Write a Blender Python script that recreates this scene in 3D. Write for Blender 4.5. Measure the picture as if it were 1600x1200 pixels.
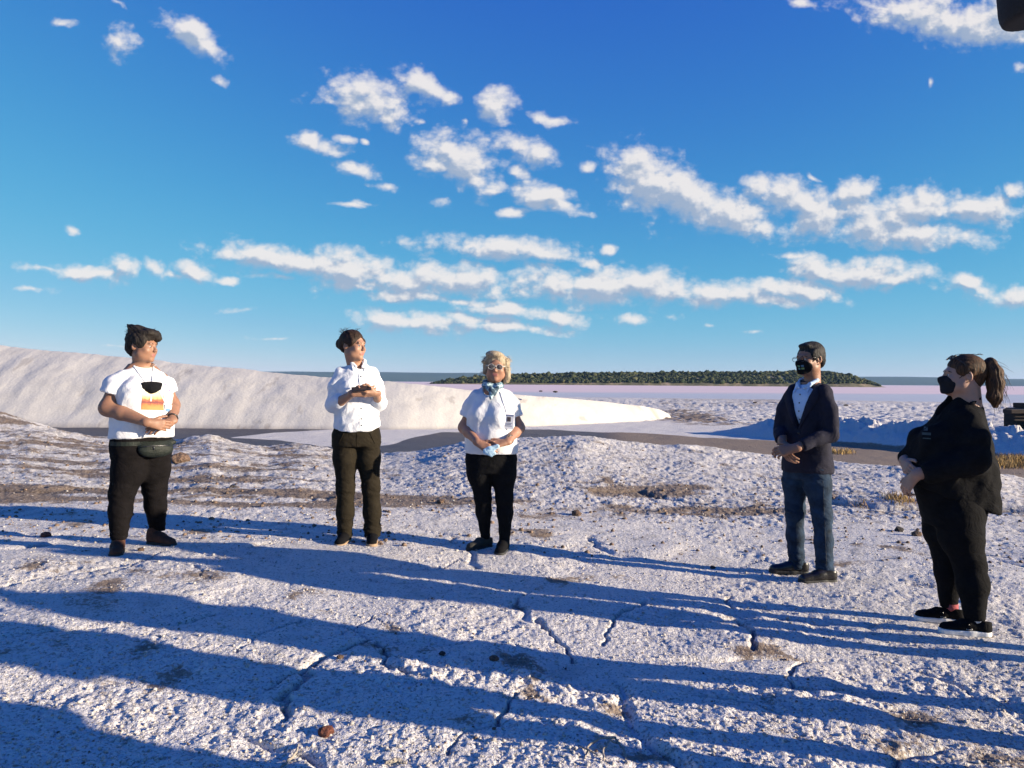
import bpy, bmesh, math, random
import numpy as np
from mathutils import Vector, Matrix, Euler
from mathutils.bvhtree import BVHTree

R = math.radians
scene = bpy.context.scene
for o in list(bpy.data.objects):
    bpy.data.objects.remove(o)
col = scene.collection
random.seed(7)
RNG = np.random.default_rng(11)

# ------------------------------------------------------------------ camera
CZ = 1.40                      # eye height above the ground at the camera
cam_d = bpy.data.cameras.new('camera')
cam_d.sensor_width = 36.0
cam_d.lens = 27.0
cam_d.clip_start = 0.05
cam_d.clip_end = 30000
cam = bpy.data.objects.new('camera', cam_d)
cam.location = (0, 0, CZ)
cam.rotation_euler = (Matrix.Rotation(R(90 - 0.14), 4, 'X') @ Matrix.Rotation(R(0.42), 4, 'Z')).to_euler()
col.objects.link(cam)
scene.camera = cam

# ------------------------------------------------------------------ light
SUN_EL = 12.3
SUN_AZ = 105.0                 # clockwise from +Y (the view direction): right and a little behind
sun_vec = Vector((math.sin(R(SUN_AZ)) * math.cos(R(SUN_EL)), math.cos(R(SUN_AZ)) * math.cos(R(SUN_EL)), math.sin(R(SUN_EL))))
sd = bpy.data.lights.new('sun', 'SUN')
sd.energy = 4.7
sd.angle = R(0.5)
sd.color = (1.0, 0.85, 0.64)
sun = bpy.data.objects.new('sun', sd)
sun.rotation_euler = sun_vec.to_track_quat('Z', 'Y').to_euler()
col.objects.link(sun)

vs = scene.view_settings
vs.view_transform = 'Standard'
vs.look = 'None'
vs.gamma = 1
vs.use_curve_mapping = False
vs.exposure = 1.28
scene.cycles.max_bounces = 6
scene.cycles.volume_bounces = 0

# ------------------------------------------------------------------ world: sky and clouds
def W(nt, t, **kw):
    n = nt.nodes.new(t)
    for k, v in kw.items():
        setattr(n, k, v)
    return n

world = bpy.data.worlds.new('World')
scene.world = world
world.use_nodes = True
wt = world.node_tree
wt.nodes.clear()
out = W(wt, 'ShaderNodeOutputWorld')
bg = W(wt, 'ShaderNodeBackground')
SKY_STRENGTH = 0.080
bg.inputs[1].default_value = SKY_STRENGTH
sky = W(wt, 'ShaderNodeTexSky', sky_type='NISHITA')
sky.sun_disc = False
sky.sun_elevation = R(SUN_EL)
sky.sun_rotation = R(SUN_AZ)
sky.altitude = 0
sky.air_density = 0.6
sky.dust_density = 0.0
sky.ozone_density = 4.0

# clouds: (px, py, half width, half height, tilt, weight) in photograph pixels, turned into directions
CL = [(300,60,36,15,38,1),(312,78,34,11,32,1),(186,68,26,20,35,.8),(100,45,18,7,20,.5),(345,128,18,8,20,.5),(180,10,18,5,30,.5),
(570,162,58,27,12,1),(598,182,30,16,0,1),(520,160,26,10,20,.7),(655,132,40,14,25,.9),(690,148,26,10,10,.6),(778,162,24,17,20,1),(725,185,9,6,0,.6),(655,188,10,5,10,.6),
(488,226,36,9,16,1),(536,223,11,6,10,.8),(563,226,10,5,20,.7),(565,275,26,10,8,1),(545,268,12,8,0,.9),(588,297,26,7,0,.55),
(860,187,38,7,6,.95),(722,250,48,28,28,1.1),(690,262,36,10,12,1),(750,282,32,12,18,1),(772,296,14,5,10,.8),(800,228,46,16,10,.8),(830,240,30,12,12,.8),(806,265,14,8,20,.9),(905,259,15,8,0,.95),
(848,302,36,14,10,1.05),(868,318,36,11,14,.9),(893,330,28,8,14,.55),(806,329,14,8,0,.9),(690,318,22,10,0,.5),(540,325,30,4,0,.45),
(990,262,40,26,15,1),(1010,285,52,32,22,1.1),(1065,305,70,26,16,1.15),(1140,330,62,20,12,1.1),(1160,345,38,12,4,1),(1186,298,26,14,25,1),(1240,312,60,18,6,1.1),(1275,335,60,22,10,1),(1345,300,40,15,8,1),
(1395,330,62,20,6,1.1),(1450,318,55,18,4,1.1),(1530,322,52,15,6,1.1),(1430,358,72,14,4,1.05),(1350,348,60,20,5,.9),(1581,297,13,8,0,.95),(1275,281,14,4,25,.6),
(1350,422,78,13,5,1.1),(1285,410,38,11,5,1),(1405,432,38,10,5,1),(1500,437,26,9,14,1),(1530,450,28,7,16,.8),(1578,456,44,11,0,1),(1240,396,40,6,0,.55),(1250,452,60,12,0,.95),(1135,458,52,13,0,1.1),(1205,466,50,11,0,1),(1300,448,30,10,20,.7),
(1020,446,58,16,2,1.15),(930,450,72,19,3,1.1),(850,442,60,19,4,1),(770,386,90,13,3,.95),(735,380,34,11,0,.9),(830,392,52,9,6,.95),(912,403,28,7,12,.8),(955,387,13,6,0,.8),
(420,404,70,9,5,1),(365,402,26,8,8,1),(470,412,84,14,6,1.1),(545,425,70,18,8,1.1),(620,440,76,18,5,1),(700,440,76,20,2,.95),(625,466,56,7,3,.9),(560,452,70,9,3,.7),(430,436,50,6,3,.5),
(720,474,70,7,4,.9),(790,486,88,9,3,.9),(870,492,66,7,4,.8),(985,500,20,7,14,.8),(650,508,72,11,2,.95),(745,500,70,8,3,.8),(800,512,60,7,2,.95),(1050,500,14,5,0,.6),(1110,512,12,4,0,.5),(1180,520,24,3,0,.4),
(75,425,52,7,6,.65),(120,428,52,9,4,.8),(178,424,16,12,10,1.1),(160,430,30,6,0,.8),(235,428,15,9,14,1),(262,438,22,7,10,.7),(300,431,26,8,8,1),(352,441,22,5,8,.6),(40,460,44,5,0,.4),
(1430,12,90,20,0,1),(1500,30,80,20,5,1.1),(1580,22,50,26,0,1.1),(1240,0,26,6,0,.7),(1370,8,56,10,10,.7),(1451,124,5,12,0,.45),(1585,97,16,10,0,.55),(120,367,8,6,0,.7),(380,487,40,6,0,.4),(420,530,40,4,0,.35),(560,322,30,4,0,.35),(200,545,70,3,0,.3)]


tc = W(wt, 'ShaderNodeTexCoord')
sep = W(wt, 'ShaderNodeSeparateXYZ')
wt.links.new(tc.outputs['Generated'], sep.inputs[0])
def wmath(tree, op, a, b=None, c=None):
    n = W(tree, 'ShaderNodeMath', operation=op)
    for i, v in enumerate((a, b, c)):
        if v is None: continue
        if isinstance(v, (int, float)): n.inputs[i].default_value = v
        else: tree.links.new(v, n.inputs[i])
    return n.outputs[0]
def wm(op, a, b=None, c=None): return wmath(wt, op, a, b, c)
ysafe = wm('MAXIMUM', sep.outputs[1], 0.05)
u = wm('DIVIDE', sep.outputs[0], ysafe)
v = wm('DIVIDE', sep.outputs[2], ysafe)
comb = W(wt, 'ShaderNodeCombineXYZ')
wt.links.new(u, comb.inputs[0]); wt.links.new(v, comb.inputs[1])

# the tone of the clear sky: one response curve for every direction
sc_ = W(wt, 'ShaderNodeSeparateColor'); wt.links.new(sky.outputs[0], sc_.inputs[0])
cc_ = W(wt, 'ShaderNodeCombineColor')
for i, (A, gam) in enumerate(((1.84, 1.30), (None, None), (.765, .26))):
    V_ = wm('MULTIPLY', sc_.outputs[i], .111)
    if A is None:      # green: a soft shoulder, then a straight rise for the bright part of the sky near the sun
        x_ = wm('POWER', V_, 1.7)
        t_ = wm('ADD', wm('MULTIPLY', wm('DIVIDE', x_, wm('ADD', x_, .0600)), .630), wm('MULTIPLY', wm('MAXIMUM', wm('SUBTRACT', V_, .42), 0.0), .35))
    else: t_ = wm('MULTIPLY', wm('POWER', V_, gam), A)
    wt.links.new(wm('MULTIPLY', t_, 1 / .1776), cc_.inputs[i])
sky_col = cc_.outputs[0]
wt.links.new(sky_col, bg.inputs[0])

def cloud_group(cells, name):
    g = bpy.data.node_groups.new(name, 'ShaderNodeTree')
    g.interface.new_socket('P', in_out='INPUT', socket_type='NodeSocketVector')
    g.interface.new_socket('D', in_out='OUTPUT', socket_type='NodeSocketFloat')
    gi = W(g, 'NodeGroupInput'); go = W(g, 'NodeGroupOutput')
    def gnoise(sy, scale, detail, rough, out_='Fac', offs=(0, 0, 0)):
        mp = W(g, 'ShaderNodeMapping'); mp.inputs['Scale'].default_value = (1, sy, 1); mp.inputs['Location'].default_value = offs
        g.links.new(gi.outputs[0], mp.inputs[0])
        n = W(g, 'ShaderNodeTexNoise', noise_dimensions='2D')
        n.inputs['Scale'].default_value = scale; n.inputs['Detail'].default_value = detail
        n.inputs['Roughness'].default_value = rough
        g.links.new(mp.outputs[0], n.inputs['Vector'])
        return n.outputs[out_]
    wcol = gnoise(1.3, 9.0, 2, .6, 'Color')
    w1 = W(g, 'ShaderNodeVectorMath', operation='SUBTRACT'); g.links.new(wcol, w1.inputs[0]); w1.inputs[1].default_value = (.5, .5, .5)
    w2 = W(g, 'ShaderNodeVectorMath', operation='MULTIPLY_ADD'); g.links.new(w1.outputs[0], w2.inputs[0])
    w2.inputs[1].default_value = (.05, .026, 0); g.links.new(gi.outputs[0], w2.inputs[2])
    acc = None
    for (px, py, rx, ry, rot, wgt) in cells:
        mp = W(g, 'ShaderNodeMapping', vector_type='TEXTURE')
        mp.inputs['Location'].default_value = ((px - 800) / 1200, (597 - py) / 1200, 0)
        mp.inputs['Rotation'].default_value = (0, 0, -R(rot))
        kk = .86 if py < 345 and wgt > .6 else 1.0
        mp.inputs['Scale'].default_value = (kk * rx * CK[0] / 1200, kk * ry * CK[1] / 1200, 1)
        sq = W(g, 'ShaderNodeVectorMath', operation='MULTIPLY_ADD')    # chained, so that the shader stack stays small
        if acc is not None: g.links.new(acc, sq.inputs[0])
        sq.inputs[1].default_value = (1e-12, 1e-12, 0)
        g.links.new(w2.outputs[0], sq.inputs[2])
        fl = W(g, 'ShaderNodeVectorMath', operation='MULTIPLY'); g.links.new(sq.outputs[0], fl.inputs[0]); fl.inputs[1].default_value = (1, 1, 0)
        g.links.new(fl.outputs[0], mp.inputs[0])
        ln = W(g, 'ShaderNodeVectorMath', operation='LENGTH'); g.links.new(mp.outputs[0], ln.inputs[0])
        s = wmath(g, 'SUBTRACT', wgt, ln.outputs['Value'])
        acc = wmath(g, 'MAXIMUM', -1.0 if acc is None else acc, s)
    n1 = gnoise(1.25, 20, 6, .58)
    vo = W(g, 'ShaderNodeTexVoronoi', voronoi_dimensions='2D', feature='SMOOTH_F1'); vo.inputs['Scale'].default_value = 52; vo.inputs['Smoothness'].default_value = .35
    vo.inputs['Detail'].default_value = 2; vo.inputs['Roughness'].default_value = .55; vo.normalize = True
    wv_ = W(g, 'ShaderNodeVectorMath', operation='MULTIPLY_ADD'); g.links.new(w1.outputs[0], wv_.inputs[0]); wv_.inputs[1].default_value = (.02, .012, 0); g.links.new(gi.outputs[0], wv_.inputs[2])
    mv_ = W(g, 'ShaderNodeVectorMath', operation='MULTIPLY'); g.links.new(wv_.outputs[0], mv_.inputs[0]); mv_.inputs[1].default_value = (1, 1.35, 1); g.links.new(mv_.outputs[0], vo.inputs['Vector'])
    n2 = wmath(g, 'SUBTRACT', .92, vo.outputs['Distance'])
    nn = wmath(g, 'ADD', wmath(g, 'MULTIPLY', wmath(g, 'SUBTRACT', n1, .5), CN[0]), wmath(g, 'MULTIPLY', wmath(g, 'SUBTRACT', n2, .5), CN[1]))
    g.links.new(wmath(g, 'ADD', acc, nn), go.inputs[0])
    return g

def smooth(x, a, b):
    n = W(wt, 'ShaderNodeMapRange', interpolation_type='SMOOTHSTEP')
    wt.links.new(x, n.inputs['Value']); n.inputs['From Min'].default_value = a; n.inputs['From Max'].default_value = b
    return n.outputs['Result']

def cell_shader(cells, name):
    g = cloud_group(cells, name)
    fs = []
    for off in ((0, 0, 0), (.006, .012, 0)):      # second sample: towards the sun
        vm = W(wt, 'ShaderNodeVectorMath', operation='ADD')
        wt.links.new(comb.outputs[0], vm.inputs[0]); vm.inputs[1].default_value = off
        gn = W(wt, 'ShaderNodeGroup'); gn.node_tree = g
        wt.links.new(vm.outputs[0], gn.inputs[0])
        fs.append(gn.outputs[0])
    f0, f1 = fs
    alpha = smooth(f0, CA[0], CA[1])
    alpha = wm('MULTIPLY', alpha, wm('MULTIPLY', smooth(v, .018, .05), .92))
    lit = smooth(wm('SUBTRACT', wm('MULTIPLY', wm('SUBTRACT', f0, f1), 1.9), wm('MULTIPLY', wm('MAXIMUM', f0, 0.0), .55)), -.95, .35)
    cm = W(wt, 'ShaderNodeMix', data_type='RGBA')
    wt.links.new(lit, cm.inputs['Factor'])
    cm.inputs['A'].default_value = CLOUD_SHADE
    cm.inputs['B'].default_value = CLOUD_LIT
    mx = W(wt, 'ShaderNodeMix', data_type='RGBA')
    wt.links.new(alpha, mx.inputs['Factor'])
    wt.links.new(sky_col, mx.inputs['A'])
    wt.links.new(cm.outputs['Result'], mx.inputs['B'])
    b = W(wt, 'ShaderNodeBackground')
    b.inputs[1].default_value = SKY_STRENGTH
    wt.links.new(mx.outputs['Result'], b.inputs[0])
    return b.outputs[0]
CLOUD_SHADE = (1.9, 2.35, 3.1, 1)
CLOUD_LIT = (4.6, 4.4, 4.3, 1)
CK = (1.55, 1.85)
CN = (1.7, .95)
CA = (-.05, .85)
us = [-.75, -.33, -.12, .02, .16, .40, .75]
vs_ = [.03, .085, .125, .165, .21, .27, .34, .42, .53]
def mixsh(fac, a, b):
    m = W(wt, 'ShaderNodeMixShader'); wt.links.new(fac, m.inputs[0]); wt.links.new(a, m.inputs[1]); wt.links.new(b, m.inputs[2])
    return m.outputs[0]
def tree(i0, i1, j0, j1):
    """cells of the sky, halved again and again: a ray works out only the clouds near it"""
    if i1 - i0 == 1 and j1 - j0 == 1:
        ua, ub, va, vb = us[i0], us[i1], vs_[j0], vs_[j1]
        inside = []
        for c in CL:
            cu, cv = (c[0] - 800) / 1200, (597 - c[1]) / 1200
            k = c[5] + .95
            a, b, t = c[2] * CK[0] / 1200 * k, c[3] * CK[1] / 1200 * k, R(c[4])
            ru = math.hypot(a * math.cos(t), b * math.sin(t)) + .022
            rv = math.hypot(a * math.sin(t), b * math.cos(t)) + .018
            if cu + ru > ua and cu - ru < ub and cv + rv > va and cv - rv < vb: inside.append(c)
        return cell_shader(inside, 'cloud_cell') if inside else bg.outputs[0]
    if (i1 - i0) >= (j1 - j0):
        k = (i0 + i1) // 2
        a, b = tree(i0, k, j0, j1), tree(k, i1, j0, j1)
        t = wm('GREATER_THAN', u, us[k])
    else:
        k = (j0 + j1) // 2
        a, b = tree(i0, i1, j0, k), tree(i0, i1, k, j1)
        t = wm('GREATER_THAN', v, vs_[k])
    return a if a == b else mixsh(t, a, b)
inside = wm('MULTIPLY', wm('GREATER_THAN', sep.outputs[1], .3), wm('MULTIPLY', wm('GREATER_THAN', v, vs_[0]), wm('LESS_THAN', v, vs_[-1])))
inside = wm('MULTIPLY', inside, wm('MULTIPLY', wm('GREATER_THAN', u, us[0]), wm('LESS_THAN', u, us[-1])))
wt.links.new(mixsh(inside, bg.outputs[0], tree(0, len(us) - 1, 0, len(vs_) - 1)), out.inputs[0])
world.cycles.sampling_method = 'MANUAL'
world.cycles.sample_map_resolution = 512

# ------------------------------------------------------------------ helpers
def tag(o, label=None, cat=None, group=None, kind=None):
    if label: o['label'] = label
    if cat: o['category'] = cat
    if group: o['group'] = group
    if kind: o['kind'] = kind
    return o

def mesh_np(name, V, F, smooth=True):
    """V (n,3), F (m,3) or (m,4) arrays -> mesh"""
    me = bpy.data.meshes.new(name)
    V = np.ascontiguousarray(V, dtype=np.float32); F = np.ascontiguousarray(F, dtype=np.int32)
    me.vertices.add(len(V)); me.vertices.foreach_set('co', V.ravel())
    k = F.shape[1]
    me.loops.add(F.size); me.loops.foreach_set('vertex_index', F.ravel())
    me.polygons.add(len(F)); me.polygons.foreach_set('loop_start', np.arange(0, F.size, k, dtype=np.int32))
    me.update(calc_edges=True)
    if smooth: me.polygons.foreach_set('use_smooth', np.ones(len(F), dtype=bool))
    me.validate()
    return me

def link(name, me, mat=None, parent=None):
    o = bpy.data.objects.new(name, me); col.objects.link(o)
    if mat is not None:
        for m in (mat if isinstance(mat, (list, tuple)) else [mat]): me.materials.append(m)
    if parent is not None: o.parent = parent
    return o

def attr(me, name, arr):
    a = me.attributes.new(name, 'FLOAT', 'POINT'); a.data.foreach_set('value', np.ascontiguousarray(arr, dtype=np.float32))

# 2-D gradient noise for whole arrays
_rt = np.random.default_rng(5)
_perm = _rt.permutation(4096).astype(np.int32)
_ang = _rt.uniform(0, 2 * np.pi, 4096)
_gx, _gy = np.cos(_ang).astype(np.float32), np.sin(_ang).astype(np.float32)
def noise2(x, y, seed=0):
    xi = np.floor(x).astype(np.int64); yi = np.floor(y).astype(np.int64)
    xf = (x - xi).astype(np.float32); yf = (y - yi).astype(np.float32)
    def gr(ix, iy, dx, dy):
        h = _perm[(ix + _perm[(iy + seed * 131) & 4095]) & 4095]
        return _gx[h] * dx + _gy[h] * dy
    ux = xf * xf * xf * (xf * (xf * 6 - 15) + 10); uy = yf * yf * yf * (yf * (yf * 6 - 15) + 10)
    a = gr(xi, yi, xf, yf); b = gr(xi + 1, yi, xf - 1, yf)
    c = gr(xi, yi + 1, xf, yf - 1); d = gr(xi + 1, yi + 1, xf - 1, yf - 1)
    return ((a + (b - a) * ux) * (1 - uy) + (c + (d - c) * ux) * uy) * 1.4
def fbm(x, y, octv, seed=0, gain=.5):
    s = 0; a = 1; t = 0
    for k in range(octv):
        cr, sr = math.cos(.7 + 1.1 * k), math.sin(.7 + 1.1 * k); q = 2.03 ** k
        s = s + a * noise2((x * cr - y * sr) * q + 13.7 * k + 31.3, (x * sr + y * cr) * q - 7.9 * k + 17.1, seed + k); t += a; a *= gain
    return s / t
def billow(x, y, octv, seed=0, gain=.5):
    s = 0; a = 1; t = 0
    for k in range(octv):
        cr, sr = math.cos(.5 + 1.3 * k), math.sin(.5 + 1.3 * k); q = 2.03 ** k
        s = s + a * np.abs(noise2((x * cr - y * sr) * q + 11.7 * k + 41.3, (x * sr + y * cr) * q - 5.9 * k + 27.1, seed + k)); t += a; a *= gain
    return s / t
def sstep(a, b, x):
    t = np.clip((x - a) / (b - a), 0, 1); return t * t * (3 - 2 * t)
def voronoi_edge(x, y, seed, jit=.9):
    """distance to the nearest cell edge, cell size 1, and a value per cell"""
    xi = np.floor(x).astype(np.int64); yi = np.floor(y).astype(np.int64)
    d1 = np.full(x.shape, 9., np.float32); d2 = d1.copy(); cid = np.zeros(x.shape, np.int32)
    for dx in (-1, 0, 1):
        for dy in (-1, 0, 1):
            h = _perm[(xi + dx + _perm[(yi + dy + seed * 77) & 4095]) & 4095]
            fx = dx + .5 + jit * (_gx[h] * .5) - (x - xi); fy = dy + .5 + jit * (_gy[h] * .5) - (y - yi)
            d = np.sqrt(fx * fx + fy * fy).astype(np.float32)
            m = d < d1
            d2 = np.where(m, d1, np.minimum(d2, d)); cid = np.where(m, h, cid); d1 = np.where(m, d, d1)
    return d2 - d1, (cid % 1000) / 1000.

# ------------------------------------------------------------------ materials
def new_mat(name):
    m = bpy.data.materials.new(name); m.use_nodes = True
    nt = m.node_tree
    return m, nt, nt.nodes['Principled BSDF']
def N(nt, t, **kw):
    n = nt.nodes.new(t)
    for k, v in kw.items(): setattr(n, k, v)
    return n
def n_noise(nt, scale, detail=4, rough=.55, vec=None, dist=0):
    n = N(nt, 'ShaderNodeTexNoise'); n.inputs['Scale'].default_value = scale; n.inputs['Detail'].default_value = detail
    n.inputs['Roughness'].default_value = rough; n.inputs['Distortion'].default_value = dist
    if vec is not None: nt.links.new(vec, n.inputs['Vector'])
    return n.outputs['Fac']
def n_ramp(nt, fac, stops, interp='LINEAR'):
    r = N(nt, 'ShaderNodeValToRGB'); r.color_ramp.interpolation = interp
    el = r.color_ramp.elements
    while len(el) < len(stops): el.new(.5)
    for e, (p, c) in zip(el, stops): e.position = p; e.color = (*c, 1) if len(c) == 3 else c
    nt.links.new(fac, r.inputs[0]); return r.outputs[0]
def n_mix(nt, fac, a, b, blend='MIX'):
    m = N(nt, 'ShaderNodeMix', data_type='RGBA', blend_type=blend)
    for s, val in (('Factor', fac), ('A', a), ('B', b)):
        if isinstance(val, (int, float)): m.inputs[s].default_value = val
        elif isinstance(val, tuple): m.inputs[s].default_value = (*val, 1) if len(val) == 3 else val
        else: nt.links.new(val, m.inputs[s])
    return m.outputs['Result']
def n_math(nt, op, a, b=None, c=None): return wmath(nt, op, a, b, c)
def n_bump(nt, bsdf, h, dist, strength=1.0, prev=None):
    b = N(nt, 'ShaderNodeBump'); b.inputs['Distance'].default_value = dist; b.inputs['Strength'].default_value = strength
    nt.links.new(h, b.inputs['Height'])
    if prev is not None: nt.links.new(prev, b.inputs['Normal'])
    nt.links.new(b.outputs[0], bsdf.inputs['Normal']); return b.outputs[0]
def n_attr(nt, name):
    a = N(nt, 'ShaderNodeAttribute'); a.attribute_name = name; return a.outputs['Fac']
def objco(nt): return N(nt, 'ShaderNodeTexCoord').outputs['Object']

# salt crust and soil of the ground
M_ground, nt, bs = new_mat('salt_crust')
oc = objco(nt)
soil = n_attr(nt, 'soil'); wet = n_attr(nt, 'wet'); dark = n_attr(nt, 'grime_shade')
nA = n_noise(nt, 38, 4, .62, oc)
nB = n_noise(nt, 6, 5, .6, oc)
nC = n_noise(nt, 130, 2, .5, oc)
salt = n_ramp(nt, nA, [(.28, (.34, .30, .255)), (.40, (.63, .585, .515)), (.58, (.79, .745, .66))])
salt = n_mix(nt, n_math(nt, 'MULTIPLY', n_math(nt, 'SUBTRACT', nB, .40), 1.6), (.62, .59, .56), salt)
pit1 = n_ramp(nt, n_noise(nt, 75, 3, .62, oc), [(.36, (1, 1, 1)), (.44, (0, 0, 0))])
pit2 = n_ramp(nt, n_noise(nt, 24, 4, .65, oc, .6), [(.33, (1, 1, 1)), (.41, (0, 0, 0))])
salt = n_mix(nt, n_math(nt, 'MULTIPLY', pit1, .68), salt, (.17, .145, .125))
salt = n_mix(nt, n_math(nt, 'MULTIPLY', pit2, .50), salt, (.20, .165, .14))
soilc = n_ramp(nt, nA, [(.3, (.10, .07, .05)), (.5, (.22, .165, .12)), (.7, (.36, .29, .23))])
sf = n_math(nt, 'ADD', soil, n_math(nt, 'MULTIPLY', n_math(nt, 'SUBTRACT', nA, .5), .9))
sf = n_math(nt, 'ADD', sf, n_math(nt, 'MULTIPLY', n_math(nt, 'SUBTRACT', nB, .5), .7))
sfn = N(nt, 'ShaderNodeMapRange', interpolation_type='SMOOTHSTEP'); nt.links.new(sf, sfn.inputs[0]); sfn.inputs[1].default_value = .40; sfn.inputs[2].default_value = .62
c = n_mix(nt, sfn.outputs[0], salt, soilc)
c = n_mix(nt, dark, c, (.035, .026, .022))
wetc = n_ramp(nt, nB, [(.3, (.048, .043, .040)), (.7, (.085, .077, .071))])
wn = N(nt, 'ShaderNodeMapRange', interpolation_type='SMOOTHSTEP'); nt.links.new(wet, wn.inputs[0]); wn.inputs[1].default_value = .35; wn.inputs[2].default_value = .65
c = n_mix(nt, wn.outputs[0], c, wetc)
nt.links.new(c, bs.inputs['Base Color'])
rr = n_math(nt, 'SUBTRACT', .85, n_math(nt, 'MULTIPLY', wn.outputs[0], .35))
nt.links.new(rr, bs.inputs['Roughness'])
bs.inputs['Specular IOR Level'].default_value = .35
bmp = n_bump(nt, bs, nA, .013, .9)
bmp = n_bump(nt, bs, pit1, -.006, .8, bmp)
n_bump(nt, bs, nC, .004, .9, bmp)

# ------------------------------------------------------------------ terrain
def pxpy(X, Y, Z):
    Ys = np.maximum(Y, .3)
    return 800 + 1200 * X / Ys, 597 + 1200 * (CZ - Z) / Ys
FLAT = -0.5
CREST = np.array([(-600, 640), (-200, 650), (0, 664), (45, 664), (90, 672), (150, 680), (215, 681), (270, 688), (330, 681), (365, 688), (420, 695), (470, 693), (530, 700), (600, 704), (650, 700), (700, 690), (760, 681), (830, 676),
                  (900, 672), (960, 679), (1010, 686), (1100, 690), (1180, 698), (1240, 706), (1300, 711), (1360, 716), (1440, 721), (1520, 724), (1600, 738), (1900, 745), (2400, 745)], float)
def base_height(X, Y):
    """the ground without its crust relief"""
    X = np.asarray(X, float); Y = np.asarray(Y, float)
    z0 = .14 * sstep(2.2, -2.8, X) * sstep(1.5, 5.0, Y)
    th = X / np.maximum(Y, .3)
    px = 800 + 1200 * th
    yc = 14.0 - 2.0 * sstep(1150, 1500, px)
    zc = CZ - (np.interp(px, CREST[:, 0], CREST[:, 1]) + 6.0 - 597) / 1200 * yc
    t = np.clip((Y - 6.5) / (yc - 6.5), 0, 1) ** 1.5
    z = z0 + (zc - z0) * t
    drop = sstep(yc - .2, yc + 3.2, Y)
    z = z + (FLAT - z) * drop
    back = sstep(2.0, -2.0, Y)
    z = z * (1 - back)
    return z

def to_ground(px, py):
    """a photograph pixel on the near ground -> X, Y (the ground's own slope taken into account)"""
    z = 0.
    for _ in range(12):
        Y = 1200 * (CZ - z) / (py - 597.0 - .0074 * (px - 800)); X = (px - 800) / 1200 * Y
        z = float(base_height(X, Y))
    return X, Y

CRACKS = [([(1010, 942), (998, 950), (975, 968), (955, 986), (944, 1006)], .030, .05), ([(545, 997), (560, 977), (585, 962), (605, 970), (640, 974)], .018, .03),
          ([(836, 970), (858, 988), (884, 1006), (893, 1032)], .035, .05), ([(1128, 925), (1139, 930), (1146, 947)], .04, .05), ([(1150, 968), (1172, 985), (1189, 1010), (1180, 1016)], .045, .07),
          ([(1250, 1035), (1236, 1058), (1240, 1078), (1300, 1090), (1370, 1092)], .04, .06), ([(646, 890), (700, 882), (722, 872), (737, 878)], .018, .03), ([(366, 1024), (400, 1002), (433, 982), (480, 968)], .022, .03),
          ([(436, 1125), (442, 1092), (472, 1062), (480, 1050)], .06, .05), ([(590, 1004), (600, 1036), (640, 1060), (676, 1070)], .03, .04), ([(785, 1140), (793, 1110), (820, 1090)], .03, .05),
          ([(1190, 972), (1250, 968), (1290, 976)], .02, .03), ([(700, 875), (640, 880), (600, 890), (556, 884)], .012, .02), ([(290, 885), (318, 893), (312, 903)], .015, .02),
          ([(1380, 1030), (1450, 1050), (1510, 1075), (1540, 1100)], .03, .04), ([(1066, 912), (1130, 900), (1240, 912)], .012, .02), ([(880, 955), (950, 962), (1010, 970)], .012, .02),
          ([(1100, 1085), (1170, 1100), (1230, 1120)], .03, .03), ([(170, 895), (210, 880), (240, 870), (262, 862)], .03, .03), ([(60, 900), (120, 905), (170, 895)], .03, .03),
          ([(560, 905), (640, 915), (720, 925), (760, 920)], .012, .02), ([(700, 1180), (740, 1150), (785, 1140)], .02, .03), ([(1180, 880), (1200, 872), (1215, 888), (1280, 895)], .02, .03)]
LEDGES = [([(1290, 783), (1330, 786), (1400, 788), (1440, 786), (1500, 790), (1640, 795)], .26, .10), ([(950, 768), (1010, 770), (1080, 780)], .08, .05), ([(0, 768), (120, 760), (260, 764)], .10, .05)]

def seg_dist(X, Y, pts):
    d = np.full(X.shape, 99., np.float32)
    for (x0, y0), (x1, y1) in zip(pts[:-1], pts[1:]):
        vx, vy = x1 - x0, y1 - y0; L = vx * vx + vy * vy
        t = np.clip(((X - x0) * vx + (Y - y0) * vy) / L, 0, 1)
        d = np.minimum(d, np.hypot(X - x0 - t * vx, Y - y0 - t * vy))
    return d

# the sheet: fine where the photograph looks closely, coarser with distance and to the sides
rs = [0.0, .8, 1.6, 2.2, 2.5]
r = 2.6
while r < 62: rs.append(r); r += min(.0050 * r, .00080 * r * r)
while r < 130: rs.append(r); r *= 1.03
rs = np.array(rs)
dense = np.linspace(-38, 38, 930)
side = np.concatenate([np.linspace(38, 60, 60)[1:], np.linspace(60, 300, 90)[1:], np.linspace(300, 322, 60)[1:-1]])
th = np.radians(np.concatenate([dense, side]))
nr, nth = len(rs), len(th)
RR, TT = np.meshgrid(rs, th, indexing='ij')
GX = (RR * np.sin(TT)).astype(np.float64); GY = (RR * np.cos(TT)).astype(np.float64)
GZ = base_height(GX, GY)
PX, PY = pxpy(GX, GY, GZ)
wx = GX + .25 * fbm(GX * 1.3, GY * 1.3, 3, 40); wy = GY + .25 * fbm(GX * 1.3, GY * 1.3, 3, 50)
front = (GY > 1)
near = sstep(14, 8, GY)
yc_ = 14.0 - 2.0 * sstep(1150, 1500, PX)
onflat = sstep(yc_ + 1.0, yc_ + 3.2, GY) * front
farrough = sstep(34, 40, GY + 3 * fbm(GX * .15, GY * .15, 2, 91)) * sstep(2, 9, GX - (GY - 40) * .02) * front
rubble = sstep(6.8, 9.0, GY + .8 * fbm(GX * .5, GY * .5, 2, 7)) * (1 - onflat)
rubble_l = rubble * sstep(560, 700, PX)          # clods on the right and middle
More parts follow.
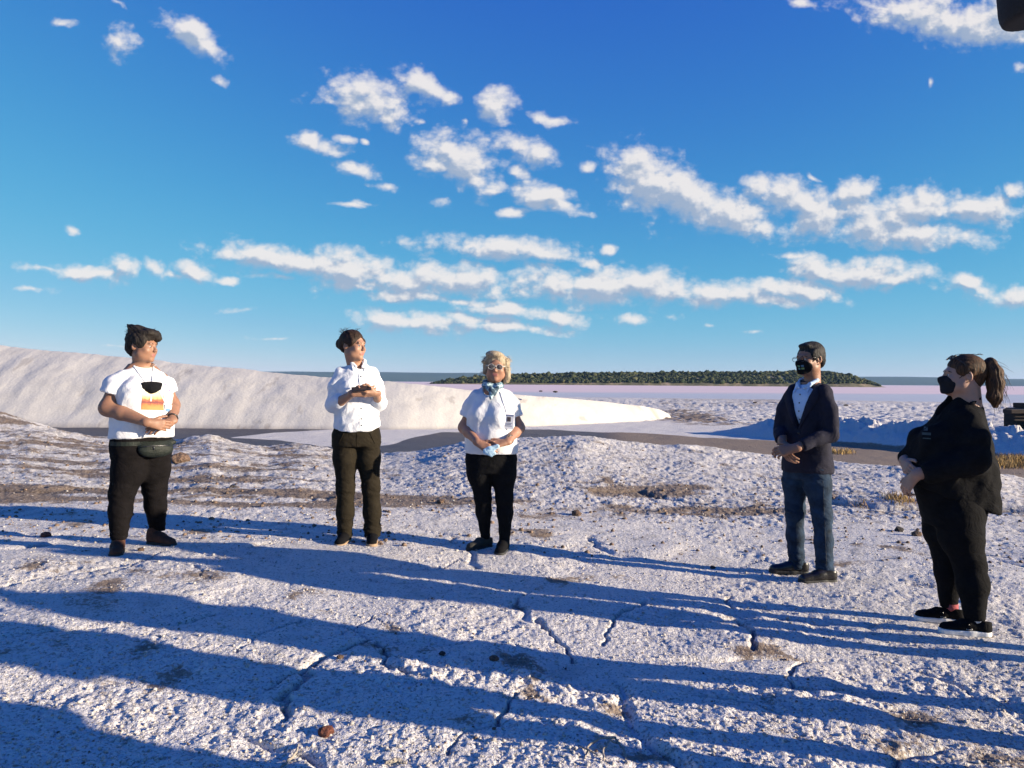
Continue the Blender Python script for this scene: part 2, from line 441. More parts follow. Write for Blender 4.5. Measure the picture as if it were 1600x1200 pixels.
# crust relief
h = .030 * fbm(wx * .7, wy * .7, 3, 1) * sstep(1.2, 2.5, RR)
edge, cidv = voronoi_edge(wx * .62 + .3, wy * .8, 3)
e2 = edge * 1.35
plates = np.exp(-(e2 / .035) ** 2)
pm = sstep(7.5, 6.0, GY) * sstep(.02, .25, fbm(GX * .6 + 5, GY * .6, 2, 31) + .12)
h += (cidv - .5) * .030 * pm * sstep(0, .10, e2) - .022 * plates * pm
fine = billow(GX * 9, GY * 9, 4, 11, .6)
grit = fbm(GX * 50, GY * 50, 2, 23)
coarse = billow(wx * 2.4, wy * 2.4, 4, 61, .6)
sm = sstep(-.25, .35, fbm(GX * .9, GY * .9, 2, 77) + .25 * sstep(5.2, 3.4, GY))    # smooth and broken patches
h += (fine - .25) * (.010 + .012 * sm) * near + grit * .0035 * sstep(9, 5, RR)
h += (coarse - .25) * .034 * sm * sstep(2.5, 3, RR) * near
h += (billow(GX * 5.5, GY * 5.0, 4, 81, .75) - .3) * .052 * rubble_l + ((billow(GX * 1.0, GY * 1.3, 3, 85, .6) - .3) * .07 + (billow(GX * 4.5, GY * 6, 4, 86, .72) - .3) * .05) * rubble * (1 - sstep(560, 700, PX))
h += np.maximum(0, fbm(GX * .9, GY * .9, 3, 95)) * .10 * rubble * sstep(10.5, 13, GY)
h += (billow(GX * .7, GY * .8, 5, 99, .68) - .28) * .30 * farrough
h += .016 * sstep(.02, .7, e2) * pm
for pts, w_, amp_ in [([(600, 1030), (690, 1062), (780, 1050), (860, 1072), (950, 1092)], .15, .12), ([(1120, 1078), (1230, 1088), (1380, 1095)], .12, .08), ([(230, 1000), (320, 1040), (400, 1066)], .12, .07),
                      ([(1440, 1060), (1560, 1105)], .14, .09), ([(90, 1085), (250, 1125)], .15, .07), ([(1080, 955), (1190, 1015)], .07, .05), ([(0, 900), (90, 890), (210, 880)], .18, .07), ([(960, 1150), (1060, 1190)], .12, .07)]:
    P = [to_ground(*p) for p in pts]; d = seg_dist(GX + .12 * noise2(GX * 2.2, GY * 2.2, 3), GY + .12 * noise2(GX * 2.2, GY * 2.2, 8), P)
    h += .38 * amp_ * np.exp(-(d / w_) ** 2) * (billow(GX * 5.5, GY * 5.5, 4, 111, .65) * 1.6 - .28)
crk = np.zeros_like(GX)
for pts, w_, dep in CRACKS:
    P = [to_ground(*p) for p in pts]
    d = seg_dist(GX + .05 * noise2(GX * 4, GY * 4, 3) + .022 * noise2(GX * 14, GY * 14, 5), GY + .05 * noise2(GX * 4, GY * 4, 8) + .022 * noise2(GX * 14, GY * 14, 6), P)
    wv = np.maximum(.004, w_ * .27 * (1 + 1.1 * noise2(GX * 9 + 3, GY * 9, 9)))
    k = np.exp(-(d / wv) ** 2)
    h += -dep * .55 * k
    crk = np.maximum(crk, np.exp(-(d / (wv * 1.0)) ** 2) * .95)
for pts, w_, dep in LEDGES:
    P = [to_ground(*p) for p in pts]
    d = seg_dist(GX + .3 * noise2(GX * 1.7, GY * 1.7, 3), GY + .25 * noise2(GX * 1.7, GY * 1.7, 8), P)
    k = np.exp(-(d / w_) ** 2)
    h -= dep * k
    crk = np.maximum(crk, np.exp(-(d / (w_ * .9)) ** 2) * 1.2)  # ledges darkened by colour: dark soil and painted shade of the undercut
# salt bank on the far right, a ridge running away from the viewer
A, B = np.array((14.6, 20.6)), np.array((10.6, 27.8))
d = seg_dist(GX, GY, [A, B, (9.6, 30.5)])
ext = sstep(6.5, 2.5, np.hypot(GX - 12.6, GY - 24.2) - 2)
bank = np.clip(1 - d / 1.9, 0, 1) ** .8
h += bank * (.78 + .35 * fbm(GX * .7, GY * .7, 3, 15)) * ext
h += bank * ext * (billow(GX * 1.6, GY * 1.6, 4, 17, .65) - .3) * .5
d2 = seg_dist(GX, GY, [(19, 17.5), (15.8, 21.5)])
bank2 = np.clip(1 - d2 / 1.5, 0, 1); h += bank2 * .5 * (1 + .5 * fbm(GX * .8, GY * .8, 3, 5))
# lift-off heap of soil on the left by the salt heap
hx, hy = (10 - 800) / 1200 * 15.5, 15.5
mound = np.exp(-(((GX - hx) / 1.3) ** 2 + ((GY - hy) / 1.6) ** 2)); h += .50 * mound * (1 + .25 * fbm(GX * 1.5, GY * 1.5, 3, 4))
hx2, hy2 = (340 - 800) / 1200 * 14.6, 14.6
m2 = np.exp(-(((GX - hx2 + .15 * (GY - hy2)) / .75) ** 2 + ((GY - hy2) / .7) ** 2)); h += .07 * m2
# the tracks of feet are flat
GZ2 = GZ + h
GZ2[:, :] = np.where(RR > 90, GZ + h * 0 - .25 * sstep(90, 125, RR) * (GY > 0), GZ2)

# colour masks
n_big = fbm(wx * .45, wy * .45, 4, 21)
n_mid = fbm(wx * 1.6, wy * 1.6, 4, 25)
streak = fbm(GX * .35, GY * 1.7, 4, 35)
soil = .20 + .24 * n_mid
PXb = PX
leftz = sstep(700, 450, PX) * sstep(800, 775, PY) * sstep(6.0, 7.5, GY)
soil += leftz * (.21 + .72 * streak + .55 * fbm(GX * 1.6, GY * 5.0, 4, 38, .7))
leftg = leftz * sstep(.0, .35, fbm(GX * 2.2, GY * 6, 4, 37, .7)) * .50
band = np.exp(-((PY - (782 + .010 * (PX - 400))) / 11.0) ** 2) * sstep(-.25, .25, streak + .1) * (GY > 4)
soil += .75 * band * sstep(1000, 500, PX)
band2 = np.exp(-((PY - (797 - .018 * (PX - 1000))) / 8.0) ** 2) * sstep(780, 860, PX) * sstep(1300, 1150, PX) * (GY > 4)
soil += .7 * band2 * (.5 + streak)
band3 = np.exp(-((PY - 766) / 7.0) ** 2) * sstep(900, 950, PX) * sstep(1130, 1050, PX) * (GY > 4)
soil += .6 * band3
soil += .13 * rubble_l + .25 * rubble_l * streak
soil += .9 * mound * sstep(.35, .7, mound)
soil += .35 * sstep(.25, .6, n_mid) * near + .12 * (1 - sstep(0, .5, coarse)) * near
for (cx, cy, rx, ry, a) in [(985, 1110, 40, 14, .8), (1440, 1120, 120, 30, .35), (1400, 1160, 60, 20, .45), (330, 910, 60, 14, .4), (60, 890, 60, 12, .45), (90, 1085, 70, 30, .35), (1180, 1020, 40, 10, .6), (230, 1020, 30, 12, .3), (1490, 1180, 120, 16, .3),
                            (740, 1130, 40, 10, .35), (900, 1180, 60, 14, .3), (120, 950, 90, 14, .3), (1000, 1185, 60, 12, .4), (1330, 876, 60, 6, .35), (1085, 650, 50, 7, .8), (1225, 655, 34, 4, .6), (1120, 660, 60, 4, .5), (905, 793, 40, 5, .5), (1060, 640, 30, 4, .5)]:
    soil += a * np.exp(-((PX - cx) / rx) ** 2 - ((PY - cy) / ry) ** 2) * (GY > 1) * (.6 + .8 * n_mid)
grime_shade = np.clip(crk, 0, 1) * (.55 + .5 * n_mid)  # dark cracks, and shade painted along the ledges; grime joins below
pit = sstep(.42, .62, fbm(wx * 3.1, wy * 3.1, 3, 45)) * near
grime_shade = np.maximum(grime_shade, pit * .40); grime_shade = np.maximum(grime_shade, leftg)
blot = sstep(.18, .50, fbm(wx * 1.7 + 9, wy * 1.7, 5, 145, .65)) * sstep(8, 5, GY)
grime_shade = np.maximum(grime_shade, blot * .22)
pl_edge = np.exp(-(e2 / .016) ** 2) * pm * sstep(-.1, .25, fbm(GX * 2.2, GY * 2.2, 2, 151)); grime_shade = np.maximum(grime_shade, pl_edge * .8)
clod = sstep(.36, .52, fbm(GX * 5, GY * 5, 2, 46)) * rubble
grime_shade = np.maximum(grime_shade, clod * .50)
grime_shade = np.maximum(grime_shade, sstep(.10, .36, fbm(GX * 7.5, GY * 4.5, 3, 146, .65)) * rubble * .42)
grime_shade = np.maximum(grime_shade, sstep(.15, .40, fbm(GX * 6, GY * 6, 3, 147)) * sstep(5, 6.5, GY) * .30 * (1 - onflat))
# the flats: wet mud, salt film
wetm = onflat * 1.0
def pband(pts_top, pts_bot, soft=2.0):
    xs_t, ys_t = zip(*pts_top); xs_b, ys_b = zip(*pts_bot)
    jit = 2.2 * fbm(GX * .22, GY * .22, 3, 64)
    t = np.interp(PX, xs_t, ys_t, left=9999, right=9999); b = np.interp(PX, xs_b, ys_b, left=-9999, right=-9999)
    return sstep(t - soft, t + soft, PY + jit) * sstep(b + soft, b - soft, PY + jit)
film = pband([(360, 686), (430, 678), (520, 673), (600, 668), (700, 668), (740, 671)], [(360, 687), (430, 690), (500, 699), (560, 701), (610, 697), (650, 683), (690, 676), (740, 675)])
film = np.maximum(film, pband([(800, 664), (830, 660), (1000, 645), (1100, 640), (2600, 640)], [(800, 670), (880, 671), (1000, 674), (1100, 681), (1200, 685), (1300, 689), (1440, 697), (2600, 700)]))
far_salt = sstep(34, 40, GY)
wetm = wetm * (1 - film) * (1 - far_salt)
wetm = np.clip(wetm + .12 * n_big * onflat, 0, 1)
soil = np.where(onflat > .5, soil * (.35 + .65 * (PY < 664) * (PX < 1260) * (PX > 1030)) + .10 * farrough + .25 * farrough * fbm(GX * .3, GY * .5, 3, 67), soil)
rightmud = sstep(850, 1000, PX) * onflat                      # drier brown mud on the right
soil = soil + rightmud * wetm * .9; wetm = wetm * (1 - .62 * rightmud)
soil = soil + .35 * sstep(60, 75, RR) * (.4 + fbm(GX * .1, GY * .3, 3, 12)) * (GY > 0)
keep = (onflat > .3)
bk = np.clip(np.maximum(bank * ext, bank2), 0, 1); sal = sstep(.02, .2, bk)
soil = soil * (1 - .75 * sal); wetm = wetm * (1 - sal)
grime_shade = np.where(keep, grime_shade * .3 + .55 * farrough * sstep(.05, .45, fbm(GX * .8, GY * 2.2, 4, 68, .65)), grime_shade)

idx = np.arange(nr * nth).reshape(nr, nth)
a = idx[:-1, :]; b = idx[1:, :]
F = np.stack([a, np.roll(a, -1, 1), np.roll(b, -1, 1), b], -1).reshape(-1, 4)
F = F[:, ::-1]
me = mesh_np('ground', np.stack([GX, GY, GZ2], -1).reshape(-1, 3), F[nth:])
# close the tiny disc below the camera
for nm_, arr_ in (('soil', soil), ('wet', wetm), ('grime_shade', grime_shade)): attr(me, nm_, np.clip(arr_, 0, 1.5).ravel())
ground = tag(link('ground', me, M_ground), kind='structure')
def ground_z(x, y):
    """height of the finished ground near a point"""
    r_ = math.hypot(x, y); t_ = math.atan2(x, y)
    i = int(np.clip(np.searchsorted(rs, r_), 1, nr - 1)); j = int(np.argmin(np.abs(((th - t_ + np.pi) % (2 * np.pi)) - np.pi)))
    return float(GZ2[i, j])
print('ground verts', len(me.vertices))

# ------------------------------------------------------------------ flats beyond: lake bed sheet, lake, hills, island
def sheet(name, xs, ys, z, mat):
    X, Y = np.meshgrid(xs, ys, indexing='ij'); Z = np.full(X.shape, z, float)
    n, m = X.shape; idx = np.arange(n * m).reshape(n, m)
    F = np.stack([idx[:-1, :-1], idx[1:, :-1], idx[1:, 1:], idx[:-1, 1:]], -1).reshape(-1, 4)
    return link(name, mesh_np(name, np.stack([X, Y, Z], -1).reshape(-1, 3), F), mat)

LAKE_Z = -0.60
M_lake, nt, bs = new_mat('salt_lake_water')
g_ = N(nt, 'ShaderNodeNewGeometry'); sp = N(nt, 'ShaderNodeSeparateXYZ'); nt.links.new(g_.outputs['Position'], sp.inputs[0])
mp = N(nt, 'ShaderNodeMapping'); mp.inputs['Scale'].default_value = (.0035, .012, 1); nt.links.new(g_.outputs['Position'], mp.inputs[0])
nz = n_noise(nt, 1.0, 4, .55, mp.outputs[0])
dist = n_math(nt, 'ADD', sp.outputs[1], n_math(nt, 'MULTIPLY', n_math(nt, 'SUBTRACT', nz, .5), 160))
far = N(nt, 'ShaderNodeMapRange', interpolation_type='SMOOTHSTEP'); nt.links.new(dist, far.inputs[0]); far.inputs[1].default_value = 140; far.inputs[2].default_value = 195
c = n_mix(nt, far.outputs[0], (.58, .565, .55), (.77, .59, .58))
mp2 = N(nt, 'ShaderNodeMapping'); mp2.inputs['Scale'].default_value = (.004, .05, 1); nt.links.new(g_.outputs['Position'], mp2.inputs[0])
nz2 = n_noise(nt, 1.0, 4, .6, mp2.outputs[0])
c = n_mix(nt, n_ramp(nt, nz2, [(.35, (0, 0, 0)), (.65, (1, 1, 1))]), n_mix(nt, .25, c, (.50, .46, .47)), c)
nt.links.new(c, bs.inputs['Base Color'])
nt.links.new(n_math(nt, 'ADD', .42, n_math(nt, 'MULTIPLY', far.outputs[0], .35)), bs.inputs['Roughness'])
lake = sheet('lake', np.array([-9000, -3000, -800, -200, 0, 200, 800, 3000, 9000.]), np.array([70, 200, 600, 2000, 6000, 8000.]), LAKE_Z, M_lake)
tag(lake, kind='structure')
# salt flat round the ground sheet, under everything, out to the horizon behind and beside the viewer
M_plain, nt, bs = new_mat('salt_plain')
oc = N(nt, 'ShaderNodeNewGeometry').outputs['Position']
nt.links.new(n_mix(nt, n_ramp(nt, n_noise(nt, .02, 5, .6, oc), [(.4, (0, 0, 0)), (.6, (1, 1, 1))]), (.30, .25, .20), (.60, .57, .54)), bs.inputs['Base Color'])
bs.inputs['Roughness'].default_value = .9
pl = sheet('salt_plain', np.array([-9000, -2000, -500, 0, 500, 2000, 9000.]), np.array([-9000, -2000, -500, 0, 60, 68, 71.]), -0.64, M_plain)
tag(pl, kind='structure')
# the ground sheet dips below the plain at its rim
# distant hills
M_hill, nt, bs = new_mat('far_scrub_hill')
oc = N(nt, 'ShaderNodeNewGeometry').outputs['Position']
mp = N(nt, 'ShaderNodeMapping'); mp.inputs['Scale'].default_value = (.0012, .0012, .02); nt.links.new(oc, mp.inputs[0])
nt.links.new(n_ramp(nt, n_noise(nt, 1.0, 5, .6, mp.outputs[0]), [(.35, (.018, .034, .024)), (.65, (.045, .062, .038))]), bs.inputs['Base Color'])
bs.inputs['Roughness'].default_value = 1; bs.inputs['Specular IOR Level'].default_value = 0
xs = np.linspace(-7000, 7000, 400); ys = np.linspace(5200, 7600, 20)
X, Y = np.meshgrid(xs, ys, indexing='ij')
pxh = 800 + 1200 * X / 6200
hh = np.interp(pxh, [-600, 400, 600, 900, 1150, 1370, 1420, 1500, 1560, 1620, 2200], [82, 80, 82, 76, 72, 74, 74, 72, 66, 62, 66])
hh = hh * (1 + .10 * fbm(X * .0012, Y * .0012, 4, 3))
t = (Y - 5200) / 2400
Z = LAKE_Z - 2 + hh * np.sin(np.clip(t * 1.6, 0, 1) * np.pi / 2) * (1 - .5 * sstep(.7, 1, t))
n, m = X.shape; idx = np.arange(n * m).reshape(n, m)
F = np.stack([idx[:-1, :-1], idx[1:, :-1], idx[1:, 1:], idx[:-1, 1:]], -1).reshape(-1, 4)
tag(link('distant_hills', mesh_np('distant_hills', np.stack([X, Y, Z], -1).reshape(-1, 3), F), M_hill), kind='structure')

# wooded island
ID = 640.
IPX = np.array([(655, 0), (672, 1.5), (700, 5), (740, 9), (790, 12.5), (850, 14.5), (950, 17), (1050, 19), (1150, 20), (1230, 20.5), (1290, 22), (1325, 23), (1345, 18), (1362, 12), (1378, 5), (1390, 0)], float)
ix = (IPX[:, 0] - 800) / 1200 * ID; iz = IPX[:, 1] * ID / 1200
M_isl, nt, bs = new_mat('island_soil')
oc = N(nt, 'ShaderNodeNewGeometry').outputs['Position']
nt.links.new(n_ramp(nt, n_noise(nt, .09, 5, .65, oc), [(.35, (.055, .055, .028)), (.5, (.13, .115, .06)), (.66, (.33, .24, .16))]), bs.inputs['Base Color'])
bs.inputs['Roughness'].default_value = 1
xs = np.linspace(ix[0], ix[-1], 240); ts = np.linspace(-1, 1, 26)
Xi, Ti = np.meshgrid(xs, ts, indexing='ij')
Hi = np.interp(Xi, ix, iz)
half = 25 + 60 * np.clip(Hi / 12, 0, 1)
Yi = ID + half * (Ti + .9) + 3 * fbm(Xi * .03, Ti * 2, 3, 8)
prof = np.clip((1 - np.abs(Ti)) * 2.2, 0, 1) ** .7
Zi = LAKE_Z - .3 + Hi * .98 * prof * (1 + .10 * fbm(Xi * .03, Yi * .03, 3, 2))
n, m = Xi.shape; idx = np.arange(n * m).reshape(n, m)
F = np.stack([idx[:-1, :-1], idx[1:, :-1], idx[1:, 1:], idx[:-1, 1:]], -1).reshape(-1, 4)
tag(link('island', mesh_np('island', np.stack([Xi, Yi, Zi], -1).reshape(-1, 3), F), M_isl), kind='structure')
# its scrub: thousands of leaf-clump bushes
ico = bmesh.new(); bmesh.ops.create_icosphere(ico, subdivisions=1, radius=1)
IV = np.array([v.co for v in ico.verts]); IF = np.array([[v.index for v in f.verts] for f in ico.faces]); ico.free()
rg = np.random.default_rng(3)
VV, FF, shade = [], [], []
nb = 17000
xb = rg.uniform(ix[1], ix[-2], nb); tb = rg.uniform(-.93, .45, nb)
Hb = np.interp(xb, ix, iz); halfb = 25 + 60 * np.clip(Hb / 12, 0, 1)
pb = np.clip((1 - np.abs(tb)) * 2.2, 0, 1) ** .7
yb = ID + halfb * (tb + .9); zb = LAKE_Z - .3 + Hb * .98 * pb
cliff = (xb > np.interp(1335, [0, 1600], [(0 - 800) / 1200 * ID, 800 / 1200 * ID])) & (rg.random(nb) < .62) & (pb < .8)
gap = (fbm(xb * .06, yb * .06, 2, 9) > .34) | cliff
for i in range(nb):
    if gap[i]: continue
    s = rg.uniform(.7, 1.7) * (1.7 if rg.random() < .05 else 1) * min(1, .35 + Hb[i] / 6)
    k = IV * (1 + rg.uniform(-.45, .45, (len(IV), 1))) * np.array([s * 1.1, s, s * .85])
    VV.append(k + (xb[i], yb[i], zb[i] + s * .45)); FF.append(IF + len(IV) * (len(VV) - 1)); shade.append(np.full(len(IV), rg.random()))
M_scrub, nt, bs = new_mat('scrub_leaves')
nt.links.new(n_ramp(nt, n_attr(nt, 'tone'), [(0, (.024, .034, .017)), (.55, (.042, .052, .025)), (1, (.085, .085, .042))]), bs.inputs['Base Color'])
bs.inputs['Roughness'].default_value = 1; bs.inputs['Specular IOR Level'].default_value = .1
me = mesh_np('island_scrub', np.concatenate(VV), np.concatenate(FF), smooth=False); attr(me, 'tone', np.concatenate(shade))
tag(link('island_scrub', me, M_scrub), kind='stuff')

# ------------------------------------------------------------------ the salt heap
M_heap, nt, bs = new_mat('heaped_salt')
oc = N(nt, 'ShaderNodeNewGeometry').outputs['Position']
nh = n_noise(nt, 1.1, 6, .62, oc); nh2 = n_noise(nt, 9, 4, .6, oc)
c = n_ramp(nt, nh, [(.33, (.50, .47, .42)), (.5, (.535, .505, .455)), (.7, (.555, .525, .475))])
c = n_mix(nt, n_ramp(nt, n_noise(nt, .8, 6, .75, oc, 1.5), [(.66, (0, 0, 0)), (.74, (1, 1, 1))]), c, (.46, .41, .36))
c = n_mix(nt, n_attr(nt, 'grime_shade'), c, (.20, .165, .14))
nt.links.new(c, bs.inputs['Base Color']); bs.inputs['Roughness'].default_value = .8
bmp = n_bump(nt, bs, nh2, .022, .7)
HP = np.array([(-620, 498, 30), (-300, 515, 30), (0, 545, 30), (60, 550, 30), (120, 555, 30), (250, 565, 30), (330, 573, 30), (420, 582, 30), (480, 586, 30), (560, 592, 30), (640, 599, 30), (700, 604, 30.6), (760, 610, 31.5), (820, 615, 32.5),
               (880, 619, 34), (940, 624, 36), (1000, 630, 38.5), (1030, 636, 41), (1046, 643, 43.5)], float)
# front foot line and crest height along the heap; u runs along it
uu = np.linspace(0, len(HP) - 1, 1150)
ppx = np.interp(uu, np.arange(len(HP)), HP[:, 0]); ppy = np.interp(uu, np.arange(len(HP)), HP[:, 1]); fy = np.interp(uu, np.arange(len(HP)), HP[:, 2])
ker_ = np.hanning(161); ker_ /= ker_.sum(); fy = np.convolve(np.pad(fy, 80, mode='edge'), ker_, 'valid')
cy = fy + 3.6
for _ in range(4):
    cz = CZ - (ppy - 597) / 1200 * cy; hgt = cz - FLAT; cy = fy + 1.55 * hgt + .2
X0 = (ppx - 800) / 1200 * cy
fine_ = fbm(X0 * 1.2, X0 * 0, 4, 3) * .045 + fbm(X0 * .25, X0 * 0, 3, 5) * .10
hgt = np.maximum(hgt + fine_ * np.clip(hgt / 2, 0, 1), .02)
tv = np.concatenate([np.linspace(-1.02, 0, 90), np.linspace(0, 1.05, 26)[1:]])
Xh = np.repeat(X0[:, None], len(tv), 1); Th = np.repeat(tv[None, :], len(X0), 0); Hh = np.repeat(hgt[:, None], len(tv), 1); FYh = np.repeat(fy[:, None], len(tv), 1)
wid = 1.55 * Hh + .3
s_ = Th
front_ = np.clip(1 + s_, 0, 1)
prof = np.where(s_ <= 0, np.sin(front_ * np.pi / 2) ** 1.05 * .35 + front_ ** 1.0 * .65, np.clip(1 - s_, 0, 1) ** 1.1)
# gullies and slumps running down the face, curving aside
gu = Xh * .5 - front_ * .15 + .8 * fbm(Xh * .3, front_ * 1.5, 2, 33)
gul = billow(gu * .55, front_ * .5, 4, 41, .55) - .28
bul = fbm(Xh * .35, front_ * 1.2, 3, 51)
amp = np.clip(Hh / 3, .30, 1.2)
Yh = FYh + (s_ + 1) * wid
nrm = (gul * .02 + bul * .18 + .020 * fbm(Xh * 1.6, front_ * Hh * 2.2, 4, 61)) * amp * np.sin(np.clip(front_, .06, .97) * np.pi) ** .6
Yh = Yh - np.where(s_ <= 0, nrm * .8, 0) + .15 * np.where(s_ <= 0, (1 - front_), 0) * fbm(Xh * .5, Xh * 0 + 2, 3, 71)
Zh = FLAT - .06 + Hh * prof + np.where(s_ <= 0, nrm * .45, 0) + .03 * fbm(Xh * 1.1, Th * Hh * 1.6, 3, 77) * front_
n, m = Xh.shape; idx = np.arange(n * m).reshape(n, m)
F = np.stack([idx[:-1, :-1], idx[1:, :-1], idx[1:, 1:], idx[:-1, 1:]], -1).reshape(-1, 4)
me = mesh_np('salt_heap', np.stack([Xh, Yh, Zh], -1).reshape(-1, 3), F)
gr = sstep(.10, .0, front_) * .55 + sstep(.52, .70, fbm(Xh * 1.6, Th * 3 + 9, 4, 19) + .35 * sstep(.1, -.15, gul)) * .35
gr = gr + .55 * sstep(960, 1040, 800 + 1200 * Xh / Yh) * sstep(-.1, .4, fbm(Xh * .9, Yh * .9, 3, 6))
attr(me, 'grime_shade', np.clip(gr, 0, 1).ravel())
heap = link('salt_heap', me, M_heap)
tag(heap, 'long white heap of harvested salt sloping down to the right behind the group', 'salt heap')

# ------------------------------------------------------------------ figures: smooth implicit shapes turned into meshes
def V3(*a): return np.array(a if len(a) > 1 else a[0], dtype=np.float64)
def nrm_(v): v = np.asarray(v, float); return v / np.linalg.norm(v)
def rotm(yaw=0, pitch=0, roll=0):
    """facing -Y; yaw turns towards +X, pitch tips the face down, roll leans towards +X"""
    return np.array((Matrix.Rotation(R(yaw), 3, 'Z') @ Matrix.Rotation(R(pitch), 3, 'X') @ Matrix.Rotation(R(roll), 3, 'Y')))

class Frame:
    def __init__(s, t=(0, 0, 0), m=None, sc=1.0): s.t = V3(t); s.m = np.eye(3) if m is None else np.asarray(m); s.sc = sc
    def p(s, a): return s.t + s.m @ (V3(a) * s.sc)
    def d(s, a): return s.m @ V3(a)
ID_F = Frame()

class Fld:
    def __init__(s, lo, hi, h):
        s.lo = V3(lo); s.h = h; s.n = np.ceil((V3(hi) - s.lo) / h).astype(int) + 1
        s.D = np.full(s.n, 1.0, np.float32)
        s.ax = [(s.lo[i] + np.arange(s.n[i]) * h).astype(np.float32) for i in range(3)]
    def sub(s, lo, hi):
        sl = []
        for i in range(3):
            a = int(np.clip(np.floor((lo[i] - s.lo[i]) / s.h), 0, s.n[i])); b = int(np.clip(np.ceil((hi[i] - s.lo[i]) / s.h) + 1, 0, s.n[i]))
            if b <= a: return None, None
            sl.append(slice(a, b))
        X = s.ax[0][sl[0]][:, None, None]; Y = s.ax[1][sl[1]][None, :, None]; Z = s.ax[2][sl[2]][None, None, :]
        return tuple(sl), (X, Y, Z)
    def apply(s, sl, d, k, op):
        D = s.D[sl]
        if op == 'add':
            if k > 0:
                hh = np.clip(.5 + .5 * (d - D) / k, 0, 1); s.D[sl] = d * (1 - hh) + D * hh - k * hh * (1 - hh)
            else: s.D[sl] = np.minimum(D, d)
        elif op == 'sub':
            if k > 0:
                hh = np.clip(.5 - .5 * (D + d) / k, 0, 1); s.D[sl] = D * (1 - hh) - d * hh + k * hh * (1 - hh)
            else: s.D[sl] = np.maximum(D, -d)
    def cap(s, a, b, ra, rb, k=.02, op='add', flat=None):
        """tapered rod; flat = (axis, scale) squashes it along an axis"""
        a = V3(a); b = V3(b); rm = max(ra, rb); pad = k + 3 * s.h + rm
        sl, P = s.sub(np.minimum(a, b) - pad, np.maximum(a, b) + pad)
        if sl is None: return
        ab = b - a; L = max(float(ab @ ab), 1e-9)
        vx, vy, vz = P[0] - a[0], P[1] - a[1], P[2] - a[2]
        t = np.clip((vx * ab[0] + vy * ab[1] + vz * ab[2]) / L, 0, 1)
        vx = vx - t * ab[0]; vy = vy - t * ab[1]; vz = vz - t * ab[2]
        q = vx * vx + vy * vy + vz * vz
        if flat is not None:
            ax, sc = nrm_(flat[0]), flat[1]; c_ = vx * ax[0] + vy * ax[1] + vz * ax[2]; q = q + c_ * c_ * (1 / sc ** 2 - 1)
        d = np.sqrt(np.maximum(q, 0)) - (ra + (rb - ra) * t)
        if flat is not None and flat[1] < 1: d = d * (.5 + .5 * flat[1])
        s.apply(sl, d.astype(np.float32), k, op)
    def chain(s, pts, rad, k=.02, **kw):
        for i in range(len(pts) - 1): s.cap(pts[i], pts[i + 1], rad[i], rad[i + 1], k, **kw)
    def ell(s, c, r, k=.02, fr=ID_F, op='add'):
        c_ = fr.p(c); r = V3(r) * fr.sc; pad = k + 3 * s.h + max(r)
        sl, P = s.sub(c_ - pad, c_ + pad)
        if sl is None: return
        dx, dy, dz = P[0] - c_[0], P[1] - c_[1], P[2] - c_[2]; m = fr.m
        k0 = 0; k1 = 0
        for i in range(3):
            l = dx * m[0, i] + dy * m[1, i] + dz * m[2, i]
            k0 = k0 + (l / r[i]) ** 2; k1 = k1 + (l / r[i] ** 2) ** 2
        k0 = np.sqrt(k0); k1 = np.sqrt(k1) + 1e-9
        s.apply(sl, (k0 * (k0 - 1) / k1).astype(np.float32), k, op)
    def loft(s, rows, k=.02, fr=ID_F, op='add', pw=2.2, cx=0.0):
        """rows of (z, cy, rx, ry) or (z, cx, cy, rx, ry): a trunk with oval sections"""
        A = np.array([r_ if len(r_) == 5 else (r_[0], cx, *r_[1:]) for r_ in rows], float); A = A[np.argsort(A[:, 0])]
        zf = np.linspace(A[0, 0], A[-1, 0], 160)
        cols = []
        for j in range(1, 5):
            c_ = np.interp(zf, A[:, 0], A[:, j]); ker = np.hanning(23); ker /= ker.sum()
            cols.append(np.convolve(np.pad(c_, 11, mode='edge'), ker, 'valid'))
        rm = max(A[:, 3].max(), A[:, 4].max()); pad = k + 3 * s.h
        ext = V3(max(np.abs(A[:, 1]).max() + rm, np.abs(A[:, 2]).max() + rm), max(np.abs(A[:, 1]).max() + rm, np.abs(A[:, 2]).max() + rm), 0)
        cor = np.array([fr.p((sx * ext[0], sy * ext[1], z_)) for sx in (-1, 1) for sy in (-1, 1) for z_ in (A[0, 0], A[-1, 0])])
        sl, P = s.sub(cor.min(0) - pad, cor.max(0) + pad)
        if sl is None: return
        m = fr.m; dx, dy, dz = P[0] - fr.t[0], P[1] - fr.t[1], P[2] - fr.t[2]
        l = [(dx * m[0, i] + dy * m[1, i] + dz * m[2, i]) / fr.sc for i in range(3)]
        zz = np.clip(l[2], zf[0], zf[-1])
        q = [np.interp(zz, zf, c_).astype(np.float32) for c_ in cols]
        ex = np.abs((l[0] - q[0]) / q[2]); ey = np.abs((l[1] - q[1]) / q[3])
        rr_ = (ex ** pw + ey ** pw) ** (1 / pw)
        d = (rr_ - 1) * np.minimum(q[2], q[3]) * (.75 + .25 * np.minimum(rr_, 1.5))
        over = np.abs(l[2] - zz)
        d = np.where(over > 0, np.sqrt(np.maximum(d, 0) ** 2 + over ** 2) + np.minimum(d, 0) * (over < 1e-4), d)
        s.apply(sl, (d * fr.sc).astype(np.float32), k, op)
